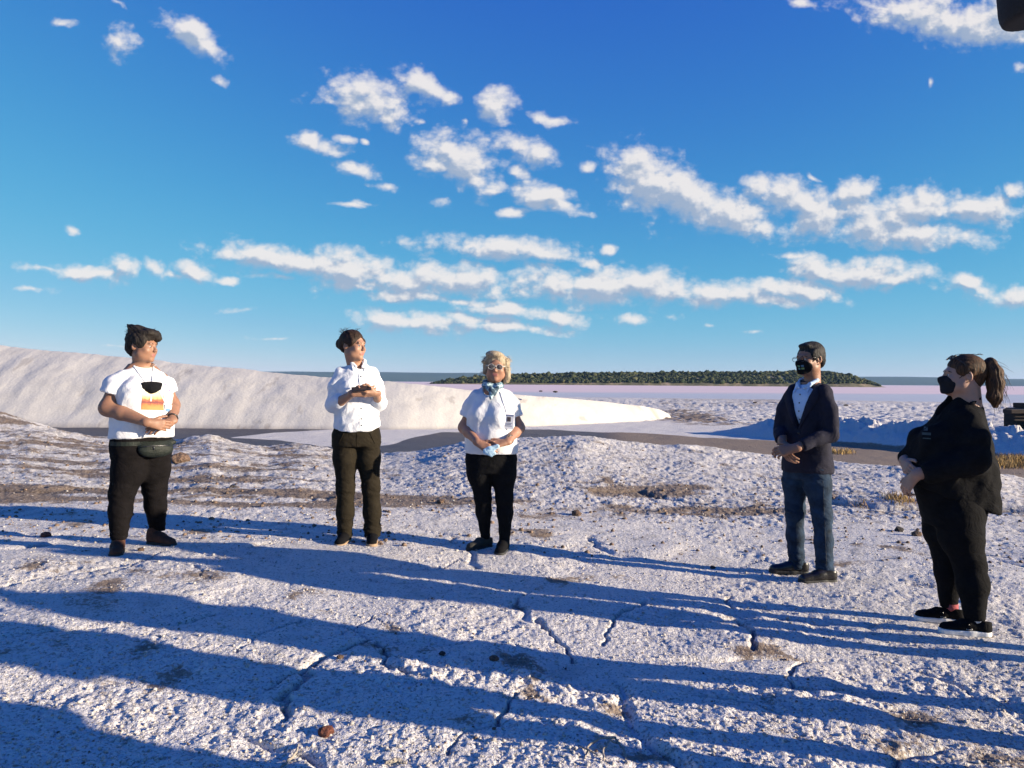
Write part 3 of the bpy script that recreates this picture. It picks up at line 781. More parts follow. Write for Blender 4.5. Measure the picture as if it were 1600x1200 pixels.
    def box(s, c, half, rad=.01, k=0.0, fr=ID_F, op='add'):
        c_ = fr.p(c); hf = V3(half) * fr.sc; pad = k + 3 * s.h + np.linalg.norm(hf)
        sl, P = s.sub(c_ - pad, c_ + pad)
        if sl is None: return
        dx, dy, dz = P[0] - c_[0], P[1] - c_[1], P[2] - c_[2]; m = fr.m; out_ = 0; ins = None
        for i in range(3):
            q = np.abs(dx * m[0, i] + dy * m[1, i] + dz * m[2, i]) - (hf[i] - rad)
            out_ = out_ + np.maximum(q, 0) ** 2; ins = q if ins is None else np.maximum(ins, q)
        s.apply(sl, (np.sqrt(out_) + np.minimum(ins, 0) - rad).astype(np.float32), k, op)
    def cut(s, p, n, k=0.0):
        """keep the side opposite to n"""
        p = V3(p); n = nrm_(n); X, Y, Z = s.ax[0][:, None, None], s.ax[1][None, :, None], s.ax[2][None, None, :]
        d = ((X - p[0]) * n[0] + (Y - p[1]) * n[1] + (Z - p[2]) * n[2]).astype(np.float32)
        if k > 0:
            hh = np.clip(.5 - .5 * (s.D - d) / k, 0, 1); s.D = s.D * (1 - hh) + d * hh + k * hh * (1 - hh)
        else: s.D = np.maximum(s.D, d)
    def grow(s, a): s.D = s.D - np.float32(a)
    def net(s, lap=1):
        """surface nets"""
        D = np.pad(s.D, 1, constant_values=1.0); lo = s.lo - s.h
        S = D < 0
        cnt = sum(S[i:S.shape[0] - 1 + i, j:S.shape[1] - 1 + j, k:S.shape[2] - 1 + k].astype(np.int8) for i in (0, 1) for j in (0, 1) for k in (0, 1))
        act = (cnt > 0) & (cnt < 8); C = np.argwhere(act)
        idx = np.full(act.shape, -1, np.int32); idx[act] = np.arange(len(C))
        pos = np.zeros((len(C), 3)); num = np.zeros(len(C))
        cr = [(i, j, k) for i in (0, 1) for j in (0, 1) for k in (0, 1)]
        dv = {c: D[C[:, 0] + c[0], C[:, 1] + c[1], C[:, 2] + c[2]].astype(np.float64) for c in cr}
        for a in cr:
            for ax in range(3):
                if a[ax]: continue
                b = list(a); b[ax] = 1; b = tuple(b)
                va, vb = dv[a], dv[b]; m = (va < 0) != (vb < 0)
                t = np.where(m, va / np.where(m, va - vb, 1), 0)
                p = np.array(a, float)[None, :] + t[:, None] * (np.array(b) - np.array(a))[None, :]
                pos += p * m[:, None]; num += m
        Vv = (C + pos / num[:, None]) * s.h + lo
        Q = []
        for ax in range(3):
            u_, w_ = [(1, 2), (2, 0), (0, 1)][ax]
            n_ = list(S.shape); sa = [slice(0, n_[i]) for i in range(3)]; sb = list(sa)
            sa[ax] = slice(0, n_[ax] - 1); sb[ax] = slice(1, n_[ax])
            for q in (u_, w_): sa[q] = slice(1, n_[q] - 1); sb[q] = slice(1, n_[q] - 1)
            A_, B_ = S[tuple(sa)], S[tuple(sb)]; E = np.argwhere(A_ != B_)
            if not len(E): continue
            E2 = E.copy(); E2[:, u_] += 1; E2[:, w_] += 1
            def at(du, dw):
                e = E2.copy(); e[:, u_] -= du; e[:, w_] -= dw; return idx[e[:, 0], e[:, 1], e[:, 2]]
            q = np.stack([at(1, 1), at(0, 1), at(0, 0), at(1, 0)], -1)
            fl = ~A_[E[:, 0], E[:, 1], E[:, 2]]
            q[fl] = q[fl][:, ::-1]; Q.append(q)
        Fq = np.concatenate(Q)
        for _ in range(lap):
            acc_ = np.zeros_like(Vv); c_ = np.zeros(len(Vv))
            for i in range(4):
                a, b = Fq[:, i], Fq[:, (i + 1) % 4]
                for k_ in range(3):
                    acc_[:, k_] += np.bincount(a, Vv[b, k_], len(Vv)) + np.bincount(b, Vv[a, k_], len(Vv))
                c_ += np.bincount(a, minlength=len(Vv)) + np.bincount(b, minlength=len(Vv))
            Vv = Vv * .5 + .5 * acc_ / np.maximum(c_, 1)[:, None]
        return Vv, Fq

def vnormals(Vv, Fq):
    n = np.cross(Vv[Fq[:, 2]] - Vv[Fq[:, 0]], Vv[Fq[:, 3]] - Vv[Fq[:, 1]])
    N_ = np.zeros_like(Vv)
    for i in range(4):
        for k in range(3): N_[:, k] += np.bincount(Fq[:, i], n[:, k], len(Vv))
    return N_ / (np.linalg.norm(N_, axis=1)[:, None] + 1e-12)

def folds(Vv, Fq, fn):
    n = vnormals(Vv, Fq); return Vv + n * fn(Vv)[:, None]

def skin_part(name, fld, mat, parent, fold=None, lap=1, mats=None):
    Vv, Fq = fld.net(lap)
    if fold is not None: Vv = folds(Vv, Fq, fold)
    me = mesh_np(name, Vv, Fq)
    o = link(name, me, mat if mats is None else mats, parent)
    o['_n'] = 0; del o['_n']
    return o, Vv, Fq

def bvh_of(Vv, Fq): return BVHTree.FromPolygons([tuple(v) for v in Vv], [tuple(int(i) for i in f) for f in Fq])
def surf(bv, x, z, off=.002, y0=-1.0, d=(0, 1, 0)):
    h = bv.ray_cast(Vector((x, y0, z)), Vector(d))
    if h[0] is None: return None
    return np.array(h[0] + h[1].normalized() * off * (1 if h[1].dot(Vector(d)) < 0 else -1))

def tube_mesh(pts, rad, n=6, closed=False):
    pts = [V3(p) for p in pts]; rad = rad if isinstance(rad, (list, tuple)) else [rad] * len(pts)
    Vt, Ft = [], []
    up = V3(0, 0, 1.)
    for i, p in enumerate(pts):
        t = nrm_(pts[min(i + 1, len(pts) - 1)] - pts[max(i - 1, 0)] + 1e-9)
        a = np.cross(t, up)
        if np.linalg.norm(a) < .05: a = np.cross(t, V3(1., 0, 0))
        a = nrm_(a); b = np.cross(a, t)
        for j in range(n):
            w = 2 * math.pi * j / n; Vt.append(p + rad[i] * (a * math.cos(w) + b * math.sin(w)))
    for i in range(len(pts) - 1):
        for j in range(n): Ft.append((i * n + j, i * n + (j + 1) % n, (i + 1) * n + (j + 1) % n, (i + 1) * n + j))
    Vt.append(pts[0]); Vt.append(pts[-1]); k = len(Vt)
    for j in range(n):
        Ft.append((k - 2, (j + 1) % n, j, j)); o = (len(pts) - 1) * n; Ft.append((k - 1, o + j, o + (j + 1) % n, o + (j + 1) % n))
    return Vt, Ft
def py_mesh(name, Vt, Ft, smooth=True):
    me = bpy.data.meshes.new(name)
    Ft = [tuple(dict.fromkeys(int(i) for i in f)) for f in Ft]
    me.from_pydata([tuple(map(float, v)) for v in Vt], [], Ft); me.validate(); me.update()
    if smooth: me.polygons.foreach_set('use_smooth', np.ones(len(me.polygons), dtype=bool))
    return me
def tubes(name, lst, mat, parent, n=6):
    Va, Fa = [], []
    for pts, rad in lst:
        v_, f_ = tube_mesh(pts, rad, n); Fa += [tuple(i + len(Va) for i in f) for f in f_]; Va += v_
    return link(name, py_mesh(name, Va, Fa), mat, parent)
def ribbon(name, pts, nrms, width, thick, mat, parent):
    """a flat strap along pts, lying across the given normals"""
    Va, Fa = [], []
    for i, p in enumerate(pts):
        t = nrm_(pts[min(i + 1, len(pts) - 1)] - pts[max(i - 1, 0)] + 1e-9); n = nrm_(nrms[i]); s = nrm_(np.cross(t, n)) * width / 2
        for q in (p - s, p + s, p + s + n * thick, p - s + n * thick): Va.append(q)
    for i in range(len(pts) - 1):
        for j in range(4): Fa.append((4 * i + j, 4 * i + (j + 1) % 4, 4 * i + 4 + (j + 1) % 4, 4 * i + 4 + j))
    Fa.append((3, 2, 1, 0)); e = 4 * (len(pts) - 1); Fa.append((e, e + 1, e + 2, e + 3))
    return link(name, py_mesh(name, Va, Fa, False), mat, parent)
def patch(name, bv, cx, cz, w, h, tilt, mat, parent, off=.003, n=10, m=10, d=(0, 1, 0), y0=-1.0, ax=None):
    """a printed picture lying on cloth, with u and v for its colours"""
    Va, Fa, U, Vv_ = [], [], [], []
    ct, st = math.cos(R(tilt)), math.sin(R(tilt))
    last = None
    for i in range(n + 1):
        for j in range(m + 1):
            a, b = (i / n - .5) * w, (j / m - .5) * h
            x, z = cx + a * ct - b * st, cz + a * st + b * ct
            p = surf(bv, x, z, off, y0, d)
            if p is None: p = last if last is not None else V3(x, -.15, z)
            last = p; Va.append(p); U.append(i / n); Vv_.append(j / m)
    for i in range(n):
        for j in range(m):
            k = i * (m + 1) + j; Fa.append((k, k + m + 1, k + m + 2, k + 1))
    me = py_mesh(name, Va, Fa); attr(me, 'u', U); attr(me, 'v', Vv_)
    return link(name, me, mat, parent)
def box_part(name, c, half, mat, parent, m=None, bevel=.0):
    bm = bmesh.new(); bmesh.ops.create_cube(bm, size=2)
    for v in bm.verts: v.co = Vector((v.co.x * half[0], v.co.y * half[1], v.co.z * half[2]))
    if bevel: bmesh.ops.bevel(bm, geom=list(bm.edges), offset=bevel, segments=2, affect='EDGES', profile=.5)
    M = Matrix(np.asarray(m).tolist()) if m is not None else Matrix.Identity(3)
    for v in bm.verts: v.co = M @ v.co + Vector(c)
    me = bpy.data.meshes.new(name); bm.to_mesh(me); bm.free()
    return link(name, me, mat, parent)

# ------------------------------------------------------------------ cloth, skin, hair materials
def cloth(name, colr, rough=.85, weave=900, var=.12, bump=.0006, sheen=0.0, spec=.25, mott=14):
    m, nt, bs = new_mat(name); oc = objco(nt)
    nz = n_noise(nt, mott, 4, .6, oc)
    dk = tuple(c_ * (1 - var) for c_ in colr); lt = tuple(min(1, c_ * (1 + var)) for c_ in colr)
    nt.links.new(n_ramp(nt, nz, [(.3, dk), (.7, lt)]), bs.inputs['Base Color'])
    bs.inputs['Roughness'].default_value = rough; bs.inputs['Specular IOR Level'].default_value = spec
    if sheen: bs.inputs['Sheen Weight'].default_value = sheen
    b1 = n_bump(nt, bs, n_noise(nt, 9, 5, .62, oc, 1.8),   .009 if max(colr) > .2 else .012, .75)
    n_bump(nt, bs, n_noise(nt, weave, 2, .5, oc), bump, .6, b1)
    return m
def skin(name, colr, red=.15):
    m, nt, bs = new_mat(name); oc = objco(nt)
    nz = n_noise(nt, 22, 4, .6, oc); nz2 = n_noise(nt, 160, 2, .5, oc)
    a = tuple(c_ * .86 for c_ in colr); b = (min(1, colr[0] * 1.08), colr[1] * 1.0, colr[2] * .98)
    c = n_ramp(nt, nz, [(.3, a), (.7, b)])
    c = n_mix(nt, n_math(nt, 'MULTIPLY', nz2, .25), c, tuple(q * .7 for q in colr))
    nt.links.new(c, bs.inputs['Base Color'])
    bs.inputs['Roughness'].default_value = .52; bs.inputs['Specular IOR Level'].default_value = .4
    bs.inputs['Subsurface Weight'].default_value = .12; bs.inputs['Subsurface Radius'].default_value = (.02, .007, .004); bs.inputs['Subsurface Scale'].default_value = .5
    n_bump(nt, bs, nz2, .0008, .5)
    return m
def plain(name, colr, rough=.5, metal=0.0, spec=.5):
    m, nt, bs = new_mat(name); oc = objco(nt)
    nt.links.new(n_ramp(nt, n_noise(nt, 40, 3, .6, oc), [(.3, tuple(c_ * .88 for c_ in colr)), (.7, tuple(min(1, c_ * 1.1) for c_ in colr))]), bs.inputs['Base Color'])
    bs.inputs['Roughness'].default_value = rough; bs.inputs['Metallic'].default_value = metal; bs.inputs['Specular IOR Level'].default_value = spec
    return m
def hairmat(name, dark, light, rough=.45):
    m, nt, bs = new_mat(name); oc = objco(nt)
    mp = N(nt, 'ShaderNodeMapping'); mp.inputs['Scale'].default_value = (150, 150, 14); nt.links.new(oc, mp.inputs[0])
    nz = n_noise(nt, 1, 3, .6, mp.outputs[0], .6)
    nt.links.new(n_ramp(nt, nz, [(.35, dark), (.65, light)]), bs.inputs['Base Color'])
    bs.inputs['Roughness'].default_value = max(rough, .68); bs.inputs['Specular IOR Level'].default_value = .22
    n_bump(nt, bs, nz, .003, .9)
    return m

SK_tan = skin('tanned_skin', (.27, .145, .092)); SK_med = skin('warm_skin', (.33, .185, .122)); SK_fair = skin('fair_skin', (.38, .225, .16)); SK_ruddy = skin('ruddy_skin', (.33, .175, .115))
LIP = plain('lips', (.36, .13, .11), .45); LIP_d = plain('lips_brown', (.28, .12, .10), .45)
EYEW = plain('eye_white', (.42, .39, .37), .2); IRIS = plain('iris', (.03, .018, .012), .15)
BROW = plain('brow_hair', (.02, .014, .012), .8)
HR_black = hairmat('black_hair', (.006, .005, .005), (.028, .022, .018)); HR_dark = hairmat('dark_brown_hair', (.008, .005, .004), (.045, .025, .016))
HR_blond = hairmat('greying_blond_hair', (.18, .13, .08), (.46, .38, .27), .5); HR_grey = hairmat('short_grey_black_hair', (.005, .0045, .0045), (.032, .030, .029), .6); HR_brown = hairmat('brown_golden_hair', (.010, .006, .004), (.095, .045, .020))
C_white = cloth('white_cotton', (.66, .66, .68), .9, 700, .04); C_white2 = cloth('white_shirt_cloth', (.66, .67, .70), .85, 900, .04)
C_blackj = cloth('black_denim', (.0065, .0055, .006), .9, 600, .3, spec=.08); C_legg = cloth('black_leggings', (.007, .007, .008), .9, 900, .25, spec=.08)
C_olive = cloth('dark_olive_twill', (.017, .0135, .0085), .85, 700, .25, spec=.1); C_jean = cloth('blue_denim', (.009, .024, .050), .85, 500, .60, .0008, mott=11)
C_blazer = cloth('dark_blazer_cloth', (.018, .018, .030), .85, 800, .2, spec=.12); C_blue = cloth('pale_blue_shirt_cloth', (.42, .55, .72), .8, 900, .06)
C_blackc = cloth('black_jacket_cloth', (.0085, .0085, .0095), .9, 700, .25, spec=.08); C_mask = cloth('black_mask_cloth', (.007, .007, .009), .85, 900, .2, spec=.1); C_maskg = cloth('dark_grey_mask_cloth', (.016, .016, .020), .85, 900, .2, spec=.1)
C_pack = cloth('dark_green_nylon', (.012, .016, .013), .6, 900, .2); L_black = plain('black_leather', (.012, .011, .011), .32); L_brown = cloth('brown_suede', (.060, .027, .018), .8, 300, .3)
R_black = plain('black_rubber', (.015, .015, .015), .7); R_white = plain('white_rubber', (.70, .69, .68), .6); R_tan = plain('tan_rubber', (.30, .20, .12), .7)
C_shoeb = cloth('black_mesh_shoe_cloth', (.005, .005, .006), .85, 500, .3, spec=.1); C_shoeg = cloth('dark_grey_shoe_cloth', (.035, .034, .030), .8, 500, .3)
P_plast = plain('white_card', (.72, .72, .75), .35); M_metal = plain('dark_metal', (.10, .10, .11), .3, .9); P_dark = plain('black_plastic', (.012, .012, .014), .3)

def head_sdf(F, fr, neck_to=None, wide=1.0, jaw=1.0, ears=True, smooth_face=False, chub=0.0):
    e = lambda c, r, k=.02, op='add': F.ell(c, r, k, fr, op)
    q = lambda a, b, ra, rb, k=.01, op='add', flat=None: F.cap(fr.p(a), fr.p(b), ra * fr.sc, rb * fr.sc, k, op, flat)
    e((0, .020, .036), (.076 * wide, .094, .080), .02)
    e((0, -.026, -.030), (.061 * wide + chub * .01, .064, .088), .03)
    e((0, -.026, -.072), (.050 * jaw * wide + chub * .012, .050, .036), .03)
    e((0, -.070, -.098), (.022 * jaw, .019, .018), .02)
    for s in (-1, 1):
        e((s * .038, -.060, -.030), (.025 + chub * .006, .024, .026), .022)
        e((s * .050, -.012, -.062), (.022 + chub * .008, .035, .028), .03)
        if not smooth_face: e((s * .031, -.103, .002), (.017, .016, .011), .012, 'sub')
    q((-.030, -.078, .022), (.030, -.078, .022), .012, .012, .016)
    q((0, -.084, .012), (0, -.107, -.026), .0075, .0115, .012)
    for s in (-1, 1): e((s * .010, -.100, -.030), (.0085, .010, .0075), .006)
    q((-.019, -.084, -.056), (.019, -.084, -.056), .0065, .0065, .006); q((-.016, -.083, -.066), (.016, -.083, -.066), .0078, .0078, .005)
    q((-.022, -.097, -.0605), (.022, -.097, -.0605), .0026, .0026, .003, 'sub')
    if ears:
        for s in (-1, 1):
            f2 = Frame(fr.p((s * .078 * wide, .016, -.004)), fr.m @ rotm(-s * 20, 12), fr.sc)
            F.ell((0, 0, 0), (.008, .019, .031), .006, f2); F.ell((s * .006, -.003, .003), (.006, .010, .018), .005, f2, 'sub')
    if neck_to is not None: F.cap(fr.p((0, .022, -.06)), neck_to, .054 * fr.sc, .062 * fr.sc, .03)

def hand(F, w, d, n, side, curl=(.4, .5, .4), s=1.0, thumb=(.55, .45, .55), spread=.06):
    """side +1: right hand. w wrist, d along the fingers, n where the palm faces"""
    w = V3(w); d = nrm_(d); n = V3(n); n = nrm_(n - d * (n @ d)); t = np.cross(d, n) * side
    F.cap(w - d * .02 * s, w + d * .030 * s, .026 * s, .026 * s, .02, flat=(n, .72))
    base = []
    for lat, L in ((.029, .088), (.0095, .093), (-.010, .089), (-.029, .079)):
        b = w + (d * L + t * lat) * s; base.append(b)
        F.cap(w + (d * .02 + t * lat * .55) * s, b, .0155 * s, .0125 * s, .012)
    for i, (b, segs) in enumerate(zip(base, ((.043, .026, .020), (.047, .029, .021), (.043, .027, .020), (.034, .021, .018)))):
        lat = (.029, .0095, -.010, -.029)[i]; a_ = 0; p = b; rad = .0098 * s if i < 3 else .0085 * s
        for j, L in enumerate(segs):
            a_ += curl[j] * (1 + .08 * i)
            dd = nrm_(d * math.cos(a_) + n * math.sin(a_) + t * lat * spread * 30)
            q = p + dd * L * s; F.cap(p, q, rad, rad * .92, .004); p = q; rad *= .93
    p = w + (d * .022 + t * .024 + n * .006) * s; dd = nrm_(d * thumb[0] + t * thumb[1] + n * thumb[2]); rad = .0135 * s
    for j, L in enumerate((.040, .031, .024)):
        q = p + dd * L * s; F.cap(p, q, rad, rad * .85, .008 if j == 0 else .004); p = q; rad *= .86; dd = nrm_(dd + (d * .35 - t * .15) * (j + .3))

def arm(F, sh, el, wr, rs_, k=.03, bulge=True):
    F.cap(sh, el, rs_[0], rs_[1], k); m = V3(el) + (V3(wr) - V3(el)) * .35
    F.cap(el, m, rs_[1], rs_[2], k); F.cap(m, wr, rs_[2], rs_[3], k * .7)

def face_parts(root, fr, mats, brow=True, hair=BROW, gaze=0):
    for s in (-1, 1):
        c = fr.p((s * .031, -.0765, .000)); bm = bmesh.new(); bmesh.ops.create_icosphere(bm, subdivisions=3, radius=.0105 * fr.sc)
        for v in bm.verts: v.co += Vector(c)
        me = bpy.data.meshes.new('eye'); bm.to_mesh(me); bm.free()
        gz = fr.m @ nrm_((gaze, -1, -.05)); me.materials.append(EYEW); me.materials.append(IRIS)
        for f in me.polygons:
            f.use_smooth = True
            if (np.array(f.center) - c) @ gz > .0105 * .70 * fr.sc: f.material_index = 1
        link('eye', me, None, root)
        if brow:
            tubes('eyebrow', [([fr.p((s * x, y, z)) for x, y, z in ((.013, -.0895, .0195), (.026, -.089, .0235), (.040, -.080, .0225), (.050, -.066, .017))], [.0028 * fr.sc, .0036 * fr.sc, .0032 * fr.sc, .0015 * fr.sc])], hair, root)

def paint_lips(o, fr, m=1):
    me = o.data
    inv = fr.m.T
    c = np.zeros(len(me.polygons) * 3); me.polygons.foreach_get('center', c); c = (c.reshape(-1, 3) - fr.t) @ fr.m / fr.sc
    k = (np.abs(c[:, 0]) < .022 * np.sqrt(np.maximum(0, 1 - ((c[:, 2] + .061) / .0125) ** 2))) & (c[:, 1] < -.082)
    me.polygons.foreach_set('material_index', k.astype(np.int32))

def shoe(root, pos, yaw, mat, solemat, L=.265, high=0.0, laces=None, kind='shoe', label=None, pitch=0, wide=1.0, sole_h=.024):
    """heel under pos, pointing along yaw"""
    m = np.array(Matrix.Rotation(R(yaw), 3, 'Z')); fr = Frame(pos, m); q = lambda *a: fr.p(a)
    F = Fld(fr.t - (.33, .33, .02), fr.t + (.33, .33, .22), .0055)
    T = L - .085; w = .040 * wide
    F.cap(q(0, -.005, .045), q(0, -T * .45, .052), w * .95, w * 1.0, .02)
    F.cap(q(0, -T * .45, .048), q(0, -T, .030), w * 1.0, w * .98, .02, flat=((0, 0, 1), .80))
    F.cap(q(0, .006, .04), q(0, -.012, .085 + high), w * .90, w * .82, .02)
    F.cap(q(0, -.0, .085), q(0, -T * .55, .050), w * .88, w * .7, .03)
    F.cut(q(0, 0, sole_h * .7), (0, 0, -1), .004); F.cut(q(0, 0, .082 + high), (0, .25, 1), .006)
    o, _, _ = skin_part(kind, F, mat, root, lambda P: .0012 * fbm(P[:, 0] * 40 + P[:, 1] * 30, P[:, 2] * 60, 2, 3), 1)
    if label: o['label'] = label
    G = Fld(fr.t - (.33, .33, .03), fr.t + (.33, .33, .05), .0055)
    for rr_, a, b in ((w * 1.04, (0, 0, 0), (0, -T * .4, 0)), (w * 1.12, (0, -T * .4, 0), (.0, -T, 0))):
        a_, b_ = q(*a), q(*b); sl, P = G.sub(np.minimum(a_, b_) - .1, np.maximum(a_, b_) + .1)
        ab = (b_ - a_)[:2]; t = np.clip(((P[0] - a_[0]) * ab[0] + (P[1] - a_[1]) * ab[1]) / (ab @ ab), 0, 1)
        d2_ = np.sqrt((P[0] - a_[0] - t * ab[0]) ** 2 + (P[1] - a_[1] - t * ab[1]) ** 2) - rr_
        d = np.maximum(d2_, np.abs(P[2] - (fr.t[2] + sole_h * .5)) - sole_h * .5)
        G.apply(sl, d.astype(np.float32), .012, 'add')
    s_, _, _ = skin_part('sole', G, solemat, o, None, 1)
    if laces is not None:
        lst = []
        for i in range(5):
            y = -.030 - i * (T * .5) / 5; z = .094 + high * .4 - i * .0095
            lst.append(([q(-.024, y, z - .010), q(-.012, y - .004, z), q(.012, y + .004, z), q(.024, y, z - .010)], .0032))
        tubes('laces', lst, laces, o, 5)
    return o

def strands(name, root_pts, mat, parent, rad=.0012, n=4):
    return tag(tubes(name, [(p, [rad] * (len(p) - 1) + [rad * .4]) for p in root_pts], mat, parent, n), kind='stuff')

def tex_wrinkle(sx, sz, amp, seed, skew=.5, z0=None, z1=None, oct_=3):
    def f(P):
        a = fbm(P[:, 0] * sx + P[:, 1] * sx * .8 + P[:, 2] * skew * sx, P[:, 2] * sz - P[:, 0] * skew * sz, oct_, seed)
        b = 1 - 2 * np.abs(fbm(P[:, 1] * sx - P[:, 0] * sx * .6 + P[:, 2] * skew * sx * .7 + 7, P[:, 2] * sz + P[:, 0] * skew * sz * .8, oct_, seed + 9))
        c_ = 1 - 2 * np.abs(fbm(P[:, 0] * sx * 1.6 - P[:, 2] * skew * sx * 2.2 + 3, P[:, 2] * sz * 1.5 + P[:, 1] * sx, 2, seed + 21))
        r_ = amp * (a * .8 + (b - .6) * .9 + (c_ - .6) * .55)
        if z0 is not None: r_ = r_ * (.35 + .65 * np.exp(-((P[:, 2] - z0) / z1) ** 2))
        return r_
    return f
def trouser_fold(knee, ankle, amp=.006, seed=3, crotch=.80):
    def f(P):
        z = P[:, 2]
        w = .25 + 1.0 * np.exp(-((z - knee) / .07) ** 2) + 1.3 * np.exp(-((z - ankle) / .09) ** 2) + .8 * np.exp(-((z - crotch) / .07) ** 2)
        a = fbm(P[:, 0] * 7 + P[:, 1] * 5, z * 26 + P[:, 0] * 8, 3, seed); b = fbm(P[:, 1] * 7 - P[:, 0] * 4, z * 22 - P[:, 1] * 9 + 4, 3, seed + 5)
        return amp * w * (a + b * .8) + .002 * fbm(P[:, 0] * 12, z * 4, 3, 9)
    return f

def person(label, loc, yaw, group=None):
    e = bpy.data.objects.new('person', None); col.objects.link(e); e.empty_display_size = .2
    e.location = loc; e.rotation_euler = (0, 0, R(yaw)); tag(e, label, 'person', group); return e

# ------------------------------------------------------------------ the five people (x right, y away from the camera, z up, metres from the feet)
def yawf(yaw, t=(0, 0, 0)): return Frame(t, rotm(yaw))
def bodyfield(zlo, zhi, x=.40, y0=-.42, y1=.34, h=.0042): return Fld((-x, y0, zlo), (x, y1, zhi), h)
def legfield(zhi, x=.38, y=.32, h=.0075): return Fld((-x, -y, .03), (x, y, zhi), h)

def trousers(root, rows, legs, mat, yaw, zhi, cuff_z, fold, pw=2.2, name='trousers', h=.0075, label=None):
    F = legfield(zhi, h=h); fr = yawf(yaw)
    F.loft(rows, .0, fr, pw=pw)
    for pts, rad in legs: 
        G = F
        G.chain(pts, rad, .035)
    # crotch: part the legs again
    F.cut((0, 0, cuff_z), (0, 0, -1), .006)
    o, Vv, Fq = skin_part(name, F, mat, root, fold, 1)
    return o, Vv, Fq

def sleeves(S, defs, k):
    """defs: (points, radii, end normal, end point) for each sleeve; cut at the end, then joined to the trunk"""
    for pts, rad, pend, n_ in defs:
        G = Fld(S.lo, S.lo + (S.n - 1) * S.h - 1e-6, S.h); G.D = np.full(S.D.shape, 1.0, np.float32); G.n = S.n; G.ax = S.ax
        G.chain(pts, rad, .02)
        if pend is not None: G.cut(pend, n_, .003)
        hh = np.clip(.5 + .5 * (G.D - S.D) / k, 0, 1); S.D = (G.D * (1 - hh) + S.D * hh - k * hh * (1 - hh)).astype(np.float32)

def seam(root, cloth_o, bv, a, b, z0, z1, mat):
    pts = []
    for t in np.linspace(0, 1, 16):
        p = surf(bv, a[0] * t + b[0] * (1 - t) - .03, z0 + (z1 - z0) * t, .0012)
        if p is not None: pts.append(p)
    if len(pts) > 3: tubes('seam', [(pts, .0016)], mat, cloth_o, 4)
C_seam = cloth('pale_seam_thread', (.045, .05, .06), .9, 500, .1)

